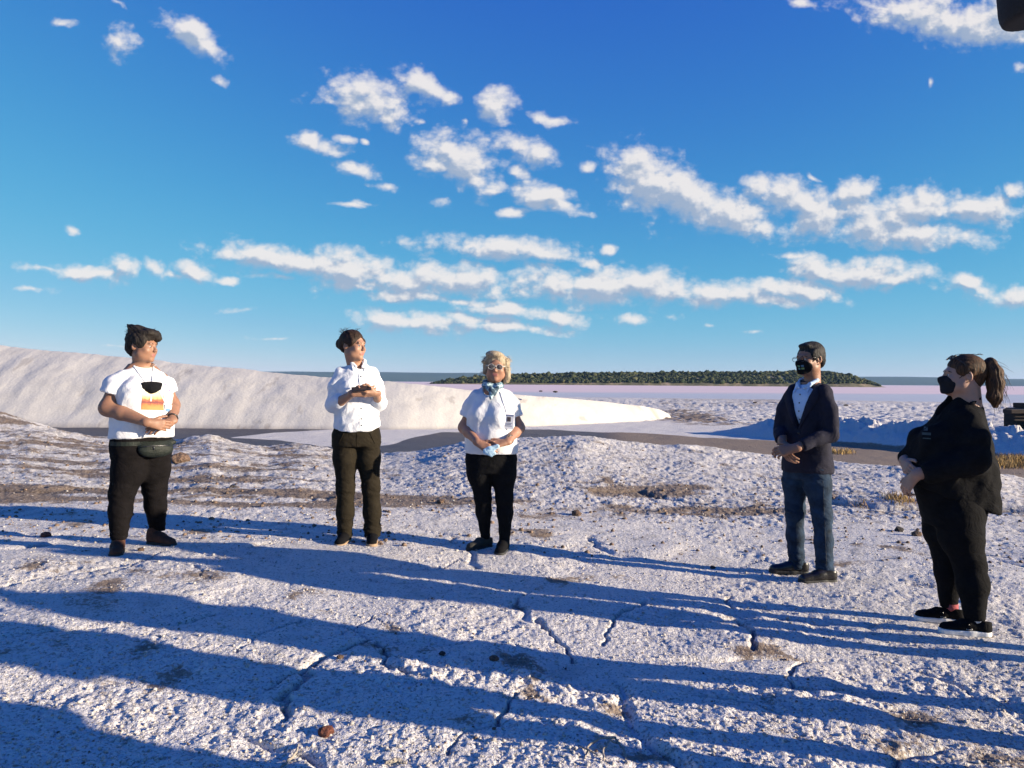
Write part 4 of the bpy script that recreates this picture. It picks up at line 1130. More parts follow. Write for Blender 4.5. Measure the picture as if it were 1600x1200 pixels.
# ---- 1: woman in the printed white T-shirt
def build_woman_printed_tshirt():
    gx, gy = to_w(222, 5.76)
    root = person('leftmost woman with short black hair, in a white T-shirt with an orange picture', (gx, gy, gz(gx, gy)), math.degrees(math.atan2(-gx, gy)))
    hf = Frame((.005, -.045, 1.512), rotm(56, 4)); T = yawf(17)
    B = bodyfield(.78, 1.72)
    head_sdf(B, hf, (-.005, .0, 1.36), 1.04, 1.12, chub=1.0)
    B.loft([(.95, 0, .15, .10), (1.15, 0, .16, .10), (1.30, .01, .16, .08), (1.38, .01, .09, .06)], .02, T)
    arm(B, (-.155, -.05, 1.26), (-.222, -.07, 1.055), (.040, -.275, .955), (.050, .060, .055, .032))
    arm(B, (.14, .06, 1.26), (.205, .02, 1.07), (.200, -.185, .965), (.050, .056, .050, .031))
    hand(B, (.048, -.285, .950), (1, .12, -.20), (.1, .95, -.1), 1, (.35, .5, .4), 1.02, (.7, .5, .1))
    hand(B, (.195, -.205, .955), (-.85, -.32, -.28), (-.2, .6, -.6), -1, (.25, .35, .3), 1.02, (.75, .4, .1))
    o, _, _ = skin_part('body', B, None, root, None, 1, [SK_tan, LIP_d]); paint_lips(o, hf); face_parts(root, hf, None)
    # T-shirt
    S = Fld((-.42, -.42, .76), (.42, .34, 1.46), .0068)
    S.loft([(.80, .005, .222, .165), (.86, 0, .226, .172), (.95, -.012, .225, .182), (1.05, -.015, .212, .172), (1.15, -.012, .200, .150), (1.23, -.005, .188, .130), (1.30, .0, .158, .105), (1.35, .008, .105, .078), (1.385, .012, .07, .06)], 0, T)
    for s in (-1, 1): S.ell(T.p((s * .088, -.115, 1.17)), (.088, .072, .085), .06)
    sleeves(S, [([(-.125, -.05, 1.275), (-.180, -.07, 1.215), (-.220, -.078, 1.12)], [.062, .074, .077], (-.214, -.075, 1.165), (-.30, 0, -1)),
                ([(.110, .055, 1.275), (.160, .06, 1.215), (.194, .045, 1.12)], [.062, .072, .075], (.190, .045, 1.165), (.28, 0, -1))], .018)
    S.ell(T.p((0, -.055, 1.425)), (.078, .085, .07), .012, op='sub')
    S.cut((0, 0, .825), (.02, -.05, -1), .008)
    o, Vs, Fs = skin_part('t_shirt', S, C_white, root, tex_wrinkle(4.2, 3.2, .013, 5, .55), 1)
    bv = bvh_of(Vs, Fs)
    pic = patch('printed_picture', bv, .075, 1.085, .135, .165, -4, M_print, root, d=(-.30, .95, 0), y0=-1.0) if False else None
    f = T.m @ V3(0, -1, 0)
    def sf(u_, z, off=.003):   # point on the chest, u across, seen from the front of the torso
        o_ = T.p((u_, 0, z)) + f * 1.0; h = bv.ray_cast(Vector(o_), Vector(-f))
        return (np.array(h[0]) + np.array(h[1]) * off, np.array(h[1])) if h[0] is not None else (T.p((u_, -.1, z)), f)
    def chest_patch(name, cu, cz, w, h_, tilt, mat, n=12, off=.003):
        Va, Fa, U, Vv_ = [], [], [], []
        for i in range(n + 1):
            for j in range(n + 1):
                a, b = (i / n - .5) * w, (j / n - .5) * h_
                Va.append(sf(cu + a * math.cos(R(tilt)) - b * math.sin(R(tilt)), cz + a * math.sin(R(tilt)) + b * math.cos(R(tilt)), off)[0]); U.append(i / n); Vv_.append(j / n)
        for i in range(n):
            for j in range(n):
                k = i * (n + 1) + j; Fa.append((k, k + n + 1, k + n + 2, k + 1))
        me = py_mesh(name, Va, Fa); attr(me, 'u', U); attr(me, 'v', Vv_); return link(name, me, mat, root)
    chest_patch('printed_picture', .020, 1.115, .155, .150, -3, M_print)
    for k_, (cu, cz, w, h_) in enumerate(((.115, 1.225, .035, .006), (.125, 1.205, .028, .005), (.135, 1.185, .012, .012))): chest_patch('printed_lettering', cu, cz, w, h_, -25, M_purple, 3)
    # neck strap, hanging mask, card
    for s in (-1, 1):
        pts, nn = [], []
        for t in np.linspace(0, 1, 12):
            u_ = s * (.072 - .05 * t) ; z = 1.375 - .145 * t ; p, n_ = sf(u_, z, .004); pts.append(p); nn.append(n_)
        a0 = T.p((s * .050, .03, 1.372)); pts = [a0, (a0 + pts[0]) / 2 + V3(0, 0, .012)] + pts; nn = [V3(0, 0, 1), nn[0]] + nn
        ribbon('neck_strap', pts, nn, .012, .002, C_white2, root)
    K = Fld((-.25, -.42, 1.1), (.3, .2, 1.35), .0045)
    c, n_ = sf(.012, 1.205); Kf = Frame(c + f * .006, T.m)
    K.ell((0, 0, -.002), (.070, .020, .038), 0, Kf); K.cap(Kf.p((-.060, 0, .030)), Kf.p((.064, 0, .026)), .011, .012, .02); K.ell((0, -.012, -.01), (.03, .02, .035), .02, Kf)
    skin_part('face_mask', K, C_mask, root, lambda P: .0035 * fbm(P[:, 0] * 25 + P[:, 2] * 9, P[:, 2] * 40, 3, 5), 1)
    c, n_ = sf(.120, 1.035, .012)
    box_part('badge', c, (.026, .002, .040), P_plast, root, rotm(25, 6, 8), .0015)
    box_part('badge_print', c + f * .003, (.016, .0006, .012), plain('blue_print', (.10, .22, .42), .5), root, rotm(25, 6, 8))
    pts, nn = [], []
    for t in np.linspace(0, 1, 8): p, n_ = sf(.06 + .055 * t, 1.18 - .105 * t, .004); pts.append(p); nn.append(n_)
    ribbon('badge_cord', pts, nn, .006, .0015, C_white2, root)
    # wrist watch
    wc = V3(.2005, -.160, .976); dw = nrm_(V3(.200, -.185, .965) - V3(.205, .02, 1.07)); ring = []
    a = nrm_(np.cross(dw, (0, 0, 1))); b = np.cross(a, dw)
    for i in range(17): w_ = 2 * math.pi * i / 16; ring.append(wc + .0385 * (a * math.cos(w_) + b * math.sin(w_)))
    tubes('wrist_watch', [(ring, .0075)], P_dark, root)
    # trousers, pack, shoes
    legs = [([(-.080, -.040, .74), (-.088, -.05, .58), (-.128, -.075, .43), (-.138, -.085, .30), (-.148, -.10, .09)], [.128, .116, .086, .078, .057]),
            ([(.084, .040, .74), (.084, .05, .58), (.092, .07, .43), (.098, .085, .30), (.112, .125, .11)], [.126, .114, .085, .077, .057])]
    o, Vt, Ft = trousers(root, [(.70, .01, .200, .145), (.78, .01, .218, .155), (.86, .01, .214, .155), (.93, .0, .20, .15)], legs, C_blackj, 25, .95, .095, trouser_fold(.42, .14, .0055, 3, .70))
    bt = bvh_of(np.concatenate([Vt, Vs]), np.concatenate([Ft, Fs + len(Vt)]))
    K = Fld((-.4, -.42, .60), (.4, .2, .90), .006)
    h = bt.ray_cast(Vector(T.p((.02, -1, .76))), Vector(-f)); c = np.array(h[0]); Kf = Frame(c + f * .028, T.m)
    K.ell((.03, .01, -.012), (.125, .048, .062), 0, Kf); K.cap(Kf.p((-.11, .035, .035)), Kf.p((.165, .035, .035)), .020, .020, .03)
    K.cut(Kf.p((0, 0, .052)), (0, 0, 1), .01)
    p_, _, _ = skin_part('waist_pack', K, C_pack, root, lambda P: .003 * fbm(P[:, 0] * 16, P[:, 2] * 22, 3, 8), 1)
    zp = [Kf.p((x, -.042 * math.sqrt(max(0, 1 - (x / .135) ** 2)) + .002, .018 - abs(x) * .03)) for x in np.linspace(-.07, .12, 9)]
    tubes('zip', [(zp, .0028)], M_metal, p_, 5); tubes('zip_pull', [([zp[3], zp[3] + V3(0, -.004, -.028)], .0035)], M_metal, p_, 5)
    for s in (-1, 1):
        pts, nn = [], []
        for t in np.linspace(0, 1, 8):
            ang = R(25 + s * (30 + 60 * t)); dd = V3(math.sin(ang), -math.cos(ang), 0); h = bt.ray_cast(Vector((0, 0, .795)) + Vector(dd) * 1.0, Vector(-dd))
            if h[0] is not None: pts.append(np.array(h[0]) + dd * .004); nn.append(dd)
        ribbon('pack_strap', pts, nn, .030, .003, C_pack, p_)
    shoe(root, (-.150, -.070, 0), -4, L_brown, R_black, .262, .045, R_black, wide=1.10)
    shoe(root, (.080, .112, 0), 42, L_brown, R_black, .262, .045, R_black, wide=1.10)
    # hair: short, thick, swept back with a tuft
    H = Fld((-.20, -.25, 1.36), (.22, .20, 1.76), .0048)
    H.ell((0, .026, .052), (.088, .105, .088), 0, hf); H.ell((0, .075, -.010), (.072, .050, .075), .03, hf)
    H.ell((0, -.055, .100), (.070, .055, .034), .03, hf); H.ell((.03, -.085, .075), (.040, .030, .040), .02, hf)
    for s in (-1, 1): H.ell((s * .072, -.020, .030), (.022, .045, .045), .02, hf)
    H.ell((0, .06, .120), (.055, .060, .035), .02, hf); H.cap(hf.p((-.01, .09, .12)), hf.p((-.02, .125, .150)), .022, .008, .02)
    H.ell((0, -.105, -.020), (.062, .062, .075), .015, hf, 'sub')
    for s in (-1, 1): H.ell((s * .085, .010, -.030), (.030, .022, .036), .01, hf, 'sub')
    hairfold = lambda P: .010 * fbm(P[:, 0] * 32 + P[:, 1] * 20, P[:, 2] * 14 + P[:, 0] * 12, 3, 5) + .006 * fbm(P[:, 1] * 60, P[:, 2] * 25, 2, 8)
    skin_part('hair', H, HR_black, root, hairfold, 0)
    rg = np.random.default_rng(2); st = []
    for i in range(170):
        a = rg.uniform(-2.2, 2.6); p = hf.p((.075 * math.sin(a), .02 + .092 * math.cos(a), .085 + rg.uniform(-.07, .045))); d_ = hf.m @ V3(.5 * math.sin(a), .5 * math.cos(a) + .25, .6 + rg.uniform(-.4, .2)); L = rg.uniform(.02, .05)
        st.append([p, p + d_ * L * .5 + V3(0, 0, .004), p + d_ * L * .9 + V3(0, 0, -.004)])
    strands('loose_hair', st, HR_black, root, .0014)
    tubes('earring', [([hf.p((.082, .012, -.034)), hf.p((.084, .012, -.046))], .003)], M_metal, root, 5)
    return root

# ---- 2: woman in the white shirt
def build_woman_white_shirt():
    gx, gy = to_w(558, 6.16)
    root = person('woman in a white button shirt with rolled sleeves, holding a phone', (gx, gy, gz(gx, gy)), math.degrees(math.atan2(-gx, gy)))
    hf = Frame((-.030, -.035, 1.578), rotm(52, 2)); T = yawf(12)
    B = bodyfield(.95, 1.75)
    head_sdf(B, hf, (-.02, .005, 1.43), .98, 1.0, chub=.3)
    B.loft([(1.10, 0, .11, .08), (1.25, 0, .11, .07), (1.34, .01, .09, .05), (1.40, .01, .06, .05)], .02, T)
    arm(B, (-.135, -.02, 1.34), (-.185, -.03, 1.10), (-.03, -.245, 1.20), (.040, .040, .039, .026))
    arm(B, (.13, .03, 1.34), (.178, .0, 1.11), (.145, -.21, 1.195), (.040, .040, .039, .026))
    hand(B, (-.025, -.250, 1.203), (1, -.12, .05), (.2, .8, .4), 1, (.25, .45, .35), .98, (.7, .3, .5))
    hand(B, (.145, -.225, 1.200), (-.85, -.30, -.05), (-.1, .5, .8), -1, (.45, .6, .4), .98, (.6, .5, .5))
    o, _, _ = skin_part('body', B, None, root, None, 1, [SK_med, LIP]); paint_lips(o, hf); face_parts(root, hf, None)
    S = Fld((-.36, -.36, .82), (.36, .28, 1.52), .0066)
    S.loft([(.86, .0, .182, .135), (.95, .0, .184, .140), (1.05, -.005, .168, .128), (1.15, -.008, .160, .120), (1.25, -.01, .164, .118), (1.345, .0, .152, .102), (1.400, .005, .108, .078), (1.445, .01, .062, .058)], 0, T)
    for s in (-1, 1): S.ell(T.p((s * .070, -.09, 1.225)), (.07, .055, .065), .05)
    sleeves(S, [([(-.122, -.02, 1.360), (-.162, -.025, 1.25), (-.187, -.03, 1.105)], [.056, .057, .053], None, None), ([(-.187, -.03, 1.105), (-.135, -.105, 1.142)], [.053, .049], (-.150, -.085, 1.13), (.5, -.75, .35)), ([(-.158, -.075, 1.125), (-.142, -.098, 1.137)], [.052, .051], None, None),
                ([(.117, .03, 1.358), (.154, .02, 1.25), (.180, .0, 1.115)], [.055, .056, .052], None, None), ([(.180, .0, 1.115), (.160, -.09, 1.148)], [.052, .048], (.166, -.068, 1.14), (-.2, -.9, .35)), ([(.172, -.055, 1.133), (.166, -.080, 1.143)], [.050, .049], None, None)], .022)
    S.ell(T.p((0, -.07, 1.465)), (.045, .085, .075), .008, op='sub')
    # tails of the hem
    sl, P = S.sub((-.36, -.36, .80), (.36, .28, 1.0)); tx = P[0] + 0 * P[1]
    hem = .915 - .035 * np.cos(np.clip(np.abs(tx + .06) / .085, 0, math.pi)) * (tx < .02) - .030 * np.cos(np.clip(np.abs(tx - .07) / .06, 0, math.pi)) * (tx >= .02) + .012
    S.D[sl] = np.maximum(S.D[sl], (hem - P[2]).astype(np.float32))
    o, Vs, Fs = skin_part('shirt', S, C_white2, root, tex_wrinkle(5.5, 4, .013, 15, .45), 1)
    bv = bvh_of(Vs, Fs); f = T.m @ V3(0, -1, 0)
    def sf(u_, z, off=.003):
        o_ = T.p((u_, 0, z)) + f; h = bv.ray_cast(Vector(o_), Vector(-f)); return (np.array(h[0]) + np.array(h[1]) * off, np.array(h[1])) if h[0] is not None else (T.p((u_, -.1, z)), f)
    pts, nn = zip(*[sf(.004, z, .001) for z in np.linspace(1.385, .93, 26)]); ribbon('button_placket', list(pts), [f] * len(pts), .030, .0025, C_white2, root)
    for z in (1.33, 1.26, 1.00, 1.08, .95):
        c, n_ = sf(.004, z, .005); bm = bmesh.new(); bmesh.ops.create_cone(bm, segments=8, radius1=.0055, radius2=.0055, depth=.003, cap_ends=True)
        for v in bm.verts: v.co = Vector((v.co.x, v.co.z, v.co.y)) + Vector(c)
        me = bpy.data.meshes.new('button'); bm.to_mesh(me); bm.free(); link('button', me, M_metal, root)
    # collar wings standing round the neck
    K = Fld((-.2, -.25, 1.34), (.2, .2, 1.56), .0048)
    for s in (-1, 1):
        pc = [T.p(q) for q in ((0, .064, 1.485), (s * .042, .048, 1.478), (s * .058, .0, 1.460), (s * .046, -.045, 1.436), (s * .026, -.072, 1.410))]
        K.chain(pc, [.014, .014, .014, .014, .011], .006)
        K.cap(T.p((s * .050, -.045, 1.434)), T.p((s * .050, -.088, 1.380)), .016, .007, .01, flat=(f, .5))
    K.cap((-.02, .005, 1.40), hf.p((0, .02, -.05)), .055, .052, .004, 'sub')
    skin_part('collar', K, C_white2, root, None, 1)
    legs = [([(-.088, -.0, .84), (-.090, .0, .68), (-.086, .0, .45), (-.086, .005, .25), (-.088, .01, .07)], [.100, .094, .070, .067, .061]),
            ([(.085, .01, .84), (.092, .01, .68), (.115, .0, .45), (.125, -.01, .25), (.132, -.02, .05)], [.100, .094, .070, .068, .066])]
    o, Vt, Ft = trousers(root, [(.78, .01, .180, .125), (.87, .01, .188, .130), (.96, .0, .168, .118), (1.0, 0, .16, .11)], legs, C_olive, 12, 1.02, .045, trouser_fold(.45, .10, .0085, 23, .78))
    bt = bvh_of(Vt, Ft)
    for sx in (-1, 1):
        pts = [surf(bt, sx * x, z, .002) for x, z in ((.100, .885), (.112, .86), (.128, .825), (.140, .80))]
        pts = [p for p in pts if p is not None]
        if len(pts) > 2: tubes('pocket_edge', [(pts, .0028)], C_olive, o, 5)
    pts = [p for p in (surf(bt, .0, z, .0015) for z in np.linspace(.90, .78, 8)) if p is not None]
    if len(pts) > 2: tubes('fly_seam', [(pts, .0022)], C_olive, o, 5)
    shoe(root, (-.075, .035, 0), -18, C_shoeb, R_tan, .255, 0, C_blackc); shoe(root, (.130, .010, 0), -3, C_shoeb, R_tan, .255, 0, C_blackc)
    H = Fld((-.22, -.22, 1.44), (.18, .2, 1.80), .0046)
    H.ell((0, .024, .045), (.083, .102, .084), 0, hf); H.ell((0, .085, .000), (.058, .045, .062), .03, hf); H.ell((-.01, .13, .010), (.034, .034, .040), .02, hf)
    for s in (-1, 1): H.ell((s * .070, -.010, .030), (.018, .050, .040), .02, hf)
    H.ell((0, -.114, -.008), (.060, .062, .094), .014, hf, 'sub')
    for s in (-1, 1): H.ell((s * .086, .010, -.030), (.028, .024, .040), .01, hf, 'sub')
    skin_part('hair', H, HR_dark, root, lambda P: .006 * fbm(P[:, 0] * 40 + P[:, 1] * 20, P[:, 2] * 16, 3, 5), 0)
    rg = np.random.default_rng(4); st = []
    for i in range(60):
        a = rg.uniform(-2.6, 1.2); p = hf.p((.075 * math.sin(a), .01 + .09 * math.cos(a), .07 + rg.uniform(-.03, .05))); wd = V3(.9, -.1, .28 + rg.uniform(-.3, .4)) if rg.random() < .45 else hf.m @ V3(.3 * math.sin(a), .6 * math.cos(a), .3); L = rg.uniform(.03, .075)
        st.append([p, p + wd * L * .5 + V3(0, 0, .010), p + wd * L + V3(0, 0, .002)])
    strands('loose_hair', st, HR_dark, root, .0013)
    # phone, held: a thing of its own
    ph = link('phone', None) if False else None
    bm = bmesh.new(); bmesh.ops.create_cube(bm, size=2)
    for v in bm.verts: v.co = Vector((v.co.x * .074, v.co.y * .036, v.co.z * .0045))
    bmesh.ops.bevel(bm, geom=list(bm.edges), offset=.0035, segments=2, affect='EDGES', profile=.5)
    me = bpy.data.meshes.new('phone'); bm.to_mesh(me); bm.free(); me.materials.append(P_dark)
    ph = link('phone', me); ph.location = (gx + .088, gy - .275, root.location.z + 1.238); ph.rotation_euler = (R(25), R(-6), R(12))
    tag(ph, 'black phone held in both hands by the woman in the white button shirt', 'phone')
    return root

# ---- 3: woman with the blue scarf
def build_woman_blue_scarf():
    gx, gy = to_w(768, 6.13)
    root = person('blond woman in white glasses, blue scarf and plain white T-shirt', (gx, gy, gz(gx, gy)), math.degrees(math.atan2(-gx, gy)))
    hf = Frame((.035, -.03, 1.460), rotm(-4, 3, 3), .96); T = yawf(-12)
    B = bodyfield(.72, 1.62)
    head_sdf(B, hf, (.01, .01, 1.29), .98, 1.0, chub=.4)
    B.loft([(.95, 0, .13, .09), (1.15, 0, .14, .09), (1.24, .01, .13, .07), (1.30, .01, .07, .05)], .02, T)
    arm(B, (-.13, .0, 1.19), (-.215, .02, .975), (-.105, -.215, .875), (.042, .046, .043, .027))
    arm(B, (.13, .0, 1.19), (.220, .02, .975), (.125, -.215, .880), (.042, .046, .043, .027))
    hand(B, (-.100, -.222, .870), (.80, -.25, -.42), (.35, .65, -.25), 1, (.35, .45, .35), .95, (.75, .55, -.05))
    hand(B, (.118, -.222, .877), (-.92, -.22, -.12), (-.15, .6, -.7), -1, (.40, .5, .4), .95, (.8, .45, .0))
    o, _, _ = skin_part('body', B, None, root, None, 1, [SK_ruddy, LIP]); paint_lips(o, hf); face_parts(root, hf, None)
    S = Fld((-.36, -.36, .70), (.36, .28, 1.38), .0064)
    S.loft([(.74, .0, .208, .148), (.82, -.005, .212, .160), (.92, -.01, .205, .160), (1.02, -.01, .195, .145), (1.12, -.008, .190, .135), (1.20, .0, .172, .115), (1.26, .005, .125, .085), (1.30, .01, .065, .055)], 0, T)
    for s in (-1, 1): S.ell(T.p((s * .072, -.10, 1.075)), (.078, .062, .075), .055)
    sleeves(S, [([(sg * .115, .0, 1.215), (sg * .158, .005, 1.15), (sg * .200, .012, 1.03)], [.060, .066, .066], (sg * .200, .012, 1.062), (sg * .35, 0, -1)) for sg in (-1, 1)], .014)
    S.ell(T.p((0, -.06, 1.325)), (.070, .085, .09), .012, op='sub'); S.cap(T.p((0, -.16, 1.30)), T.p((0, -.16, 1.20)), .05, .004, .01, 'sub')
    S.cut((0, 0, .775), (0, 0, -1), .006)
    o, Vs, Fs = skin_part('t_shirt', S, C_white, root, tex_wrinkle(4.0, 3.0, .010, 33, -.5), 1)
    bv = bvh_of(Vs, Fs); f = T.m @ V3(0, -1, 0)
    def sf(u_, z, off=.003):
        h = bv.ray_cast(Vector((u_, -1, z)), Vector((0, 1, 0))); return (np.array(h[0]) + np.array(h[1]) * off, np.array(h[1])) if h[0] is not None else (V3(u_, -.1, z), f)
    # scarf
    K = Fld((-.2, -.3, 1.14), (.22, .2, 1.44), .0046)
    ring = [(.010 + .070 * math.sin(a), -.005 - .068 * math.cos(a), 1.318 - .022 * math.cos(a)) for a in np.linspace(-math.pi, math.pi, 15)]
    K.chain(ring, [.018] * 15, .012); K.chain([(q[0] * .92, q[1], q[2] + .020) for q in ring], [.014] * 15, .01)
    K.cap((-.035, -.085, 1.305), (.015, -.125, 1.25), .024, .018, .02); K.cap((.048, -.085, 1.305), (.02, -.125, 1.255), .024, .016, .02); K.cap((.005, -.135, 1.27), (-.005, -.150, 1.215), .026, .012, .02, flat=((0, 1, 0), .7))
    skin_part('scarf', K, M_scarf, root, lambda P: .010 * fbm(P[:, 0] * 22 + P[:, 2] * 26, P[:, 2] * 16 - P[:, 0] * 14, 3, 5), 0)
    # badge on a cord
    pts, nn = [], []
    for t in np.linspace(0, 1, 12): p, n_ = sf(.070 + .050 * t, 1.262 - .165 * t, .004); pts.append(p); nn.append(n_)
    ribbon('badge_cord', pts, nn, .009, .0015, C_white2, root)
    c, n_ = sf(.128, 1.035, .014)
    bd = box_part('badge', c, (.040, .0025, .058), P_plast, root, rotm(-4, 4, 3), .002); mm = rotm(-4, 4, 3)
    box_part('badge_photo', c + mm @ V3(0, -.0035, .018), (.015, .0008, .018), plain('badge_photo_print', (.06, .045, .05), .4), bd, mm)
    box_part('badge_band', c + mm @ V3(0, -.0035, .048), (.036, .0008, .006), plain('badge_band_print', (.20, .22, .34), .4), bd, mm)
    for z, w in ((-.012, .026), (-.022, .020), (-.034, .028)): box_part('badge_text_line', c + mm @ V3(0, -.0035, z), (w, .0008, .0025), plain('badge_ink', (.16, .17, .25), .5), bd, mm)
    tubes('wrist_band', [([V3(.150, -.175, .893) + .034 * (nrm_((.75, .66, 0)) * math.cos(w_) + V3(.15, -.1, 1) * math.sin(w_)) for w_ in np.linspace(0, 2 * math.pi, 15)], .006)], P_dark, root)
    legs = [([(-.088, .0, .72), (-.088, .0, .60), (-.062, .01, .41), (-.055, .03, .30), (-.040, .055, .09)], [.108, .096, .064, .060, .038]),
            ([(.095, .0, .72), (.100, .0, .60), (.110, -.01, .41), (.115, -.015, .30), (.112, -.045, .06)], [.108, .096, .065, .061, .040])]
    trousers(root, [(.62, .0, .180, .120), (.72, .0, .196, .135), (.84, .0, .19, .135)], legs, C_legg, 0, .86, .075, trouser_fold(.40, .10, .003, 43, .68), name='leggings')
    shoe(root, (-.022, .082, 0), -52, C_shoeg, R_black, .250, 0, C_shoeg, label='greyish dark sports shoe'); shoe(root, (.112, -.020, 0), -14, C_shoeb, R_black, .250, 0, C_blackc)
    # bob of blond hair blown to her left
    H = Fld((-.17, -.22, 1.26), (.24, .20, 1.66), .0046)
    H.ell((0, .022, .045), (.083, .102, .082), 0, hf)
    for s, l in ((-1, -.050), (1, -.105)):
        H.cap(hf.p((s * .076, .005, .045)), hf.p((s * .090, .012, l)), .034, .018 if s < 0 else .026, .03); H.cap(hf.p((s * .060, .055, .03)), hf.p((s * .066, .065, l - .01)), .045, .030, .03)
    H.cap(hf.p((.088, .0, -.02)), hf.p((.112, .0, -.085)), .026, .014, .02); H.cap(hf.p((-.075, -.02, .05)), hf.p((-.118, -.02, .035)), .022, .006, .02)
    H.ell((-.018, -.050, .104), (.070, .046, .030), .02, hf); H.cap(hf.p((-.05, -.05, .095)), hf.p((-.098, -.045, .040)), .020, .006, .02)
    H.ell((0, -.120, -.018), (.062, .072, .108), .014, hf, 'sub')
    skin_part('hair', H, HR_blond, root, lambda P: .0035 * fbm(P[:, 0] * 60 + P[:, 1] * 40, P[:, 2] * 6, 3, 5), 0)
    rg = np.random.default_rng(6); st = []
    for i in range(90):
        s = 1 if rg.random() < .6 else -1; p = hf.p((s * (.075 + rg.uniform(0, .02)), rg.uniform(-.05, .08), rg.uniform(-.07, .09))); L = rg.uniform(.03, .07)
        wd = V3(s * .6, .1, rg.uniform(-.7, .35)); st.append([p, p + wd * L * .5, p + wd * L + V3(s * .005, 0, -.006)])
    strands('loose_hair', st, HR_blond, root, .0012)
    # glasses with white frames
    gl = bpy.data.objects.new('glasses', None); col.objects.link(gl); gl.parent = root
    lst = []
    for s in (-1, 1):
        lst.append(([hf.p((s * .033 + .026 * math.cos(a), -.110 + .010 * abs(math.cos(a)) * 0 + .004, .002 + .021 * math.sin(a) * (1.1 if math.sin(a) > 0 else .95))) for a in np.linspace(0, 2 * math.pi, 17)], .0020))
        lst.append(([hf.p((s * .060, -.105, .010)), hf.p((s * .076, -.05, .010)), hf.p((s * .080, .01, .012))], .003))
    lst.append(([hf.p((-.008, -.107, .008)), hf.p((0, -.111, .011)), hf.p((.008, -.107, .008))], .003))
    tubes('frame', lst, plain('white_frame', (.50, .49, .46), .3), gl)
    for s in (-1, 1):
        Va = [hf.p((s * .033, -.108, .002))] + [hf.p((s * .033 + .025 * math.cos(a), -.1065, .002 + .021 * math.sin(a))) for a in np.linspace(0, 2 * math.pi, 17)[:-1]]
        Vb = [v + hf.m @ V3(0, .002, 0) for v in Va]; Fa = []
        for i in range(16): j = (i + 1) % 16; Fa += [(0, 1 + j, 1 + i), (17, 18 + i, 18 + j), (1 + i, 1 + j, 18 + j, 18 + i)]
        link('lens', py_mesh('lens', Va + Vb, Fa), M_lens, gl)
    # the pale mask she fiddles with
    K = Fld((-.12, -.40, .74), (.16, -.16, .92), .0042)
    K.cap((-.035, -.285, .815), (.055, -.290, .850), .022, .018, 0, flat=((0, 1, 0), .35)); K.cap((-.02, -.288, .800), (.035, -.292, .795), .014, .012, .02, flat=((0, 1, 0), .35)); K.cap((0, -.288, .82), (.01, -.292, .775), .020, .008, .02, flat=((0, 1, 0), .35))
    Vv, Fq = K.net(1); Vv = folds(Vv, Fq, lambda P: .004 * fbm(P[:, 0] * 30, P[:, 2] * 60, 2, 5))
    mk = link('face_mask', mesh_np('face_mask', Vv, Fq), cloth('pale_blue_mask_cloth', (.42, .60, .72), .8)); mk.location = root.location
    tag(mk, 'crumpled pale blue face mask held between the hands of the woman with the blue scarf', 'face mask')
    return root

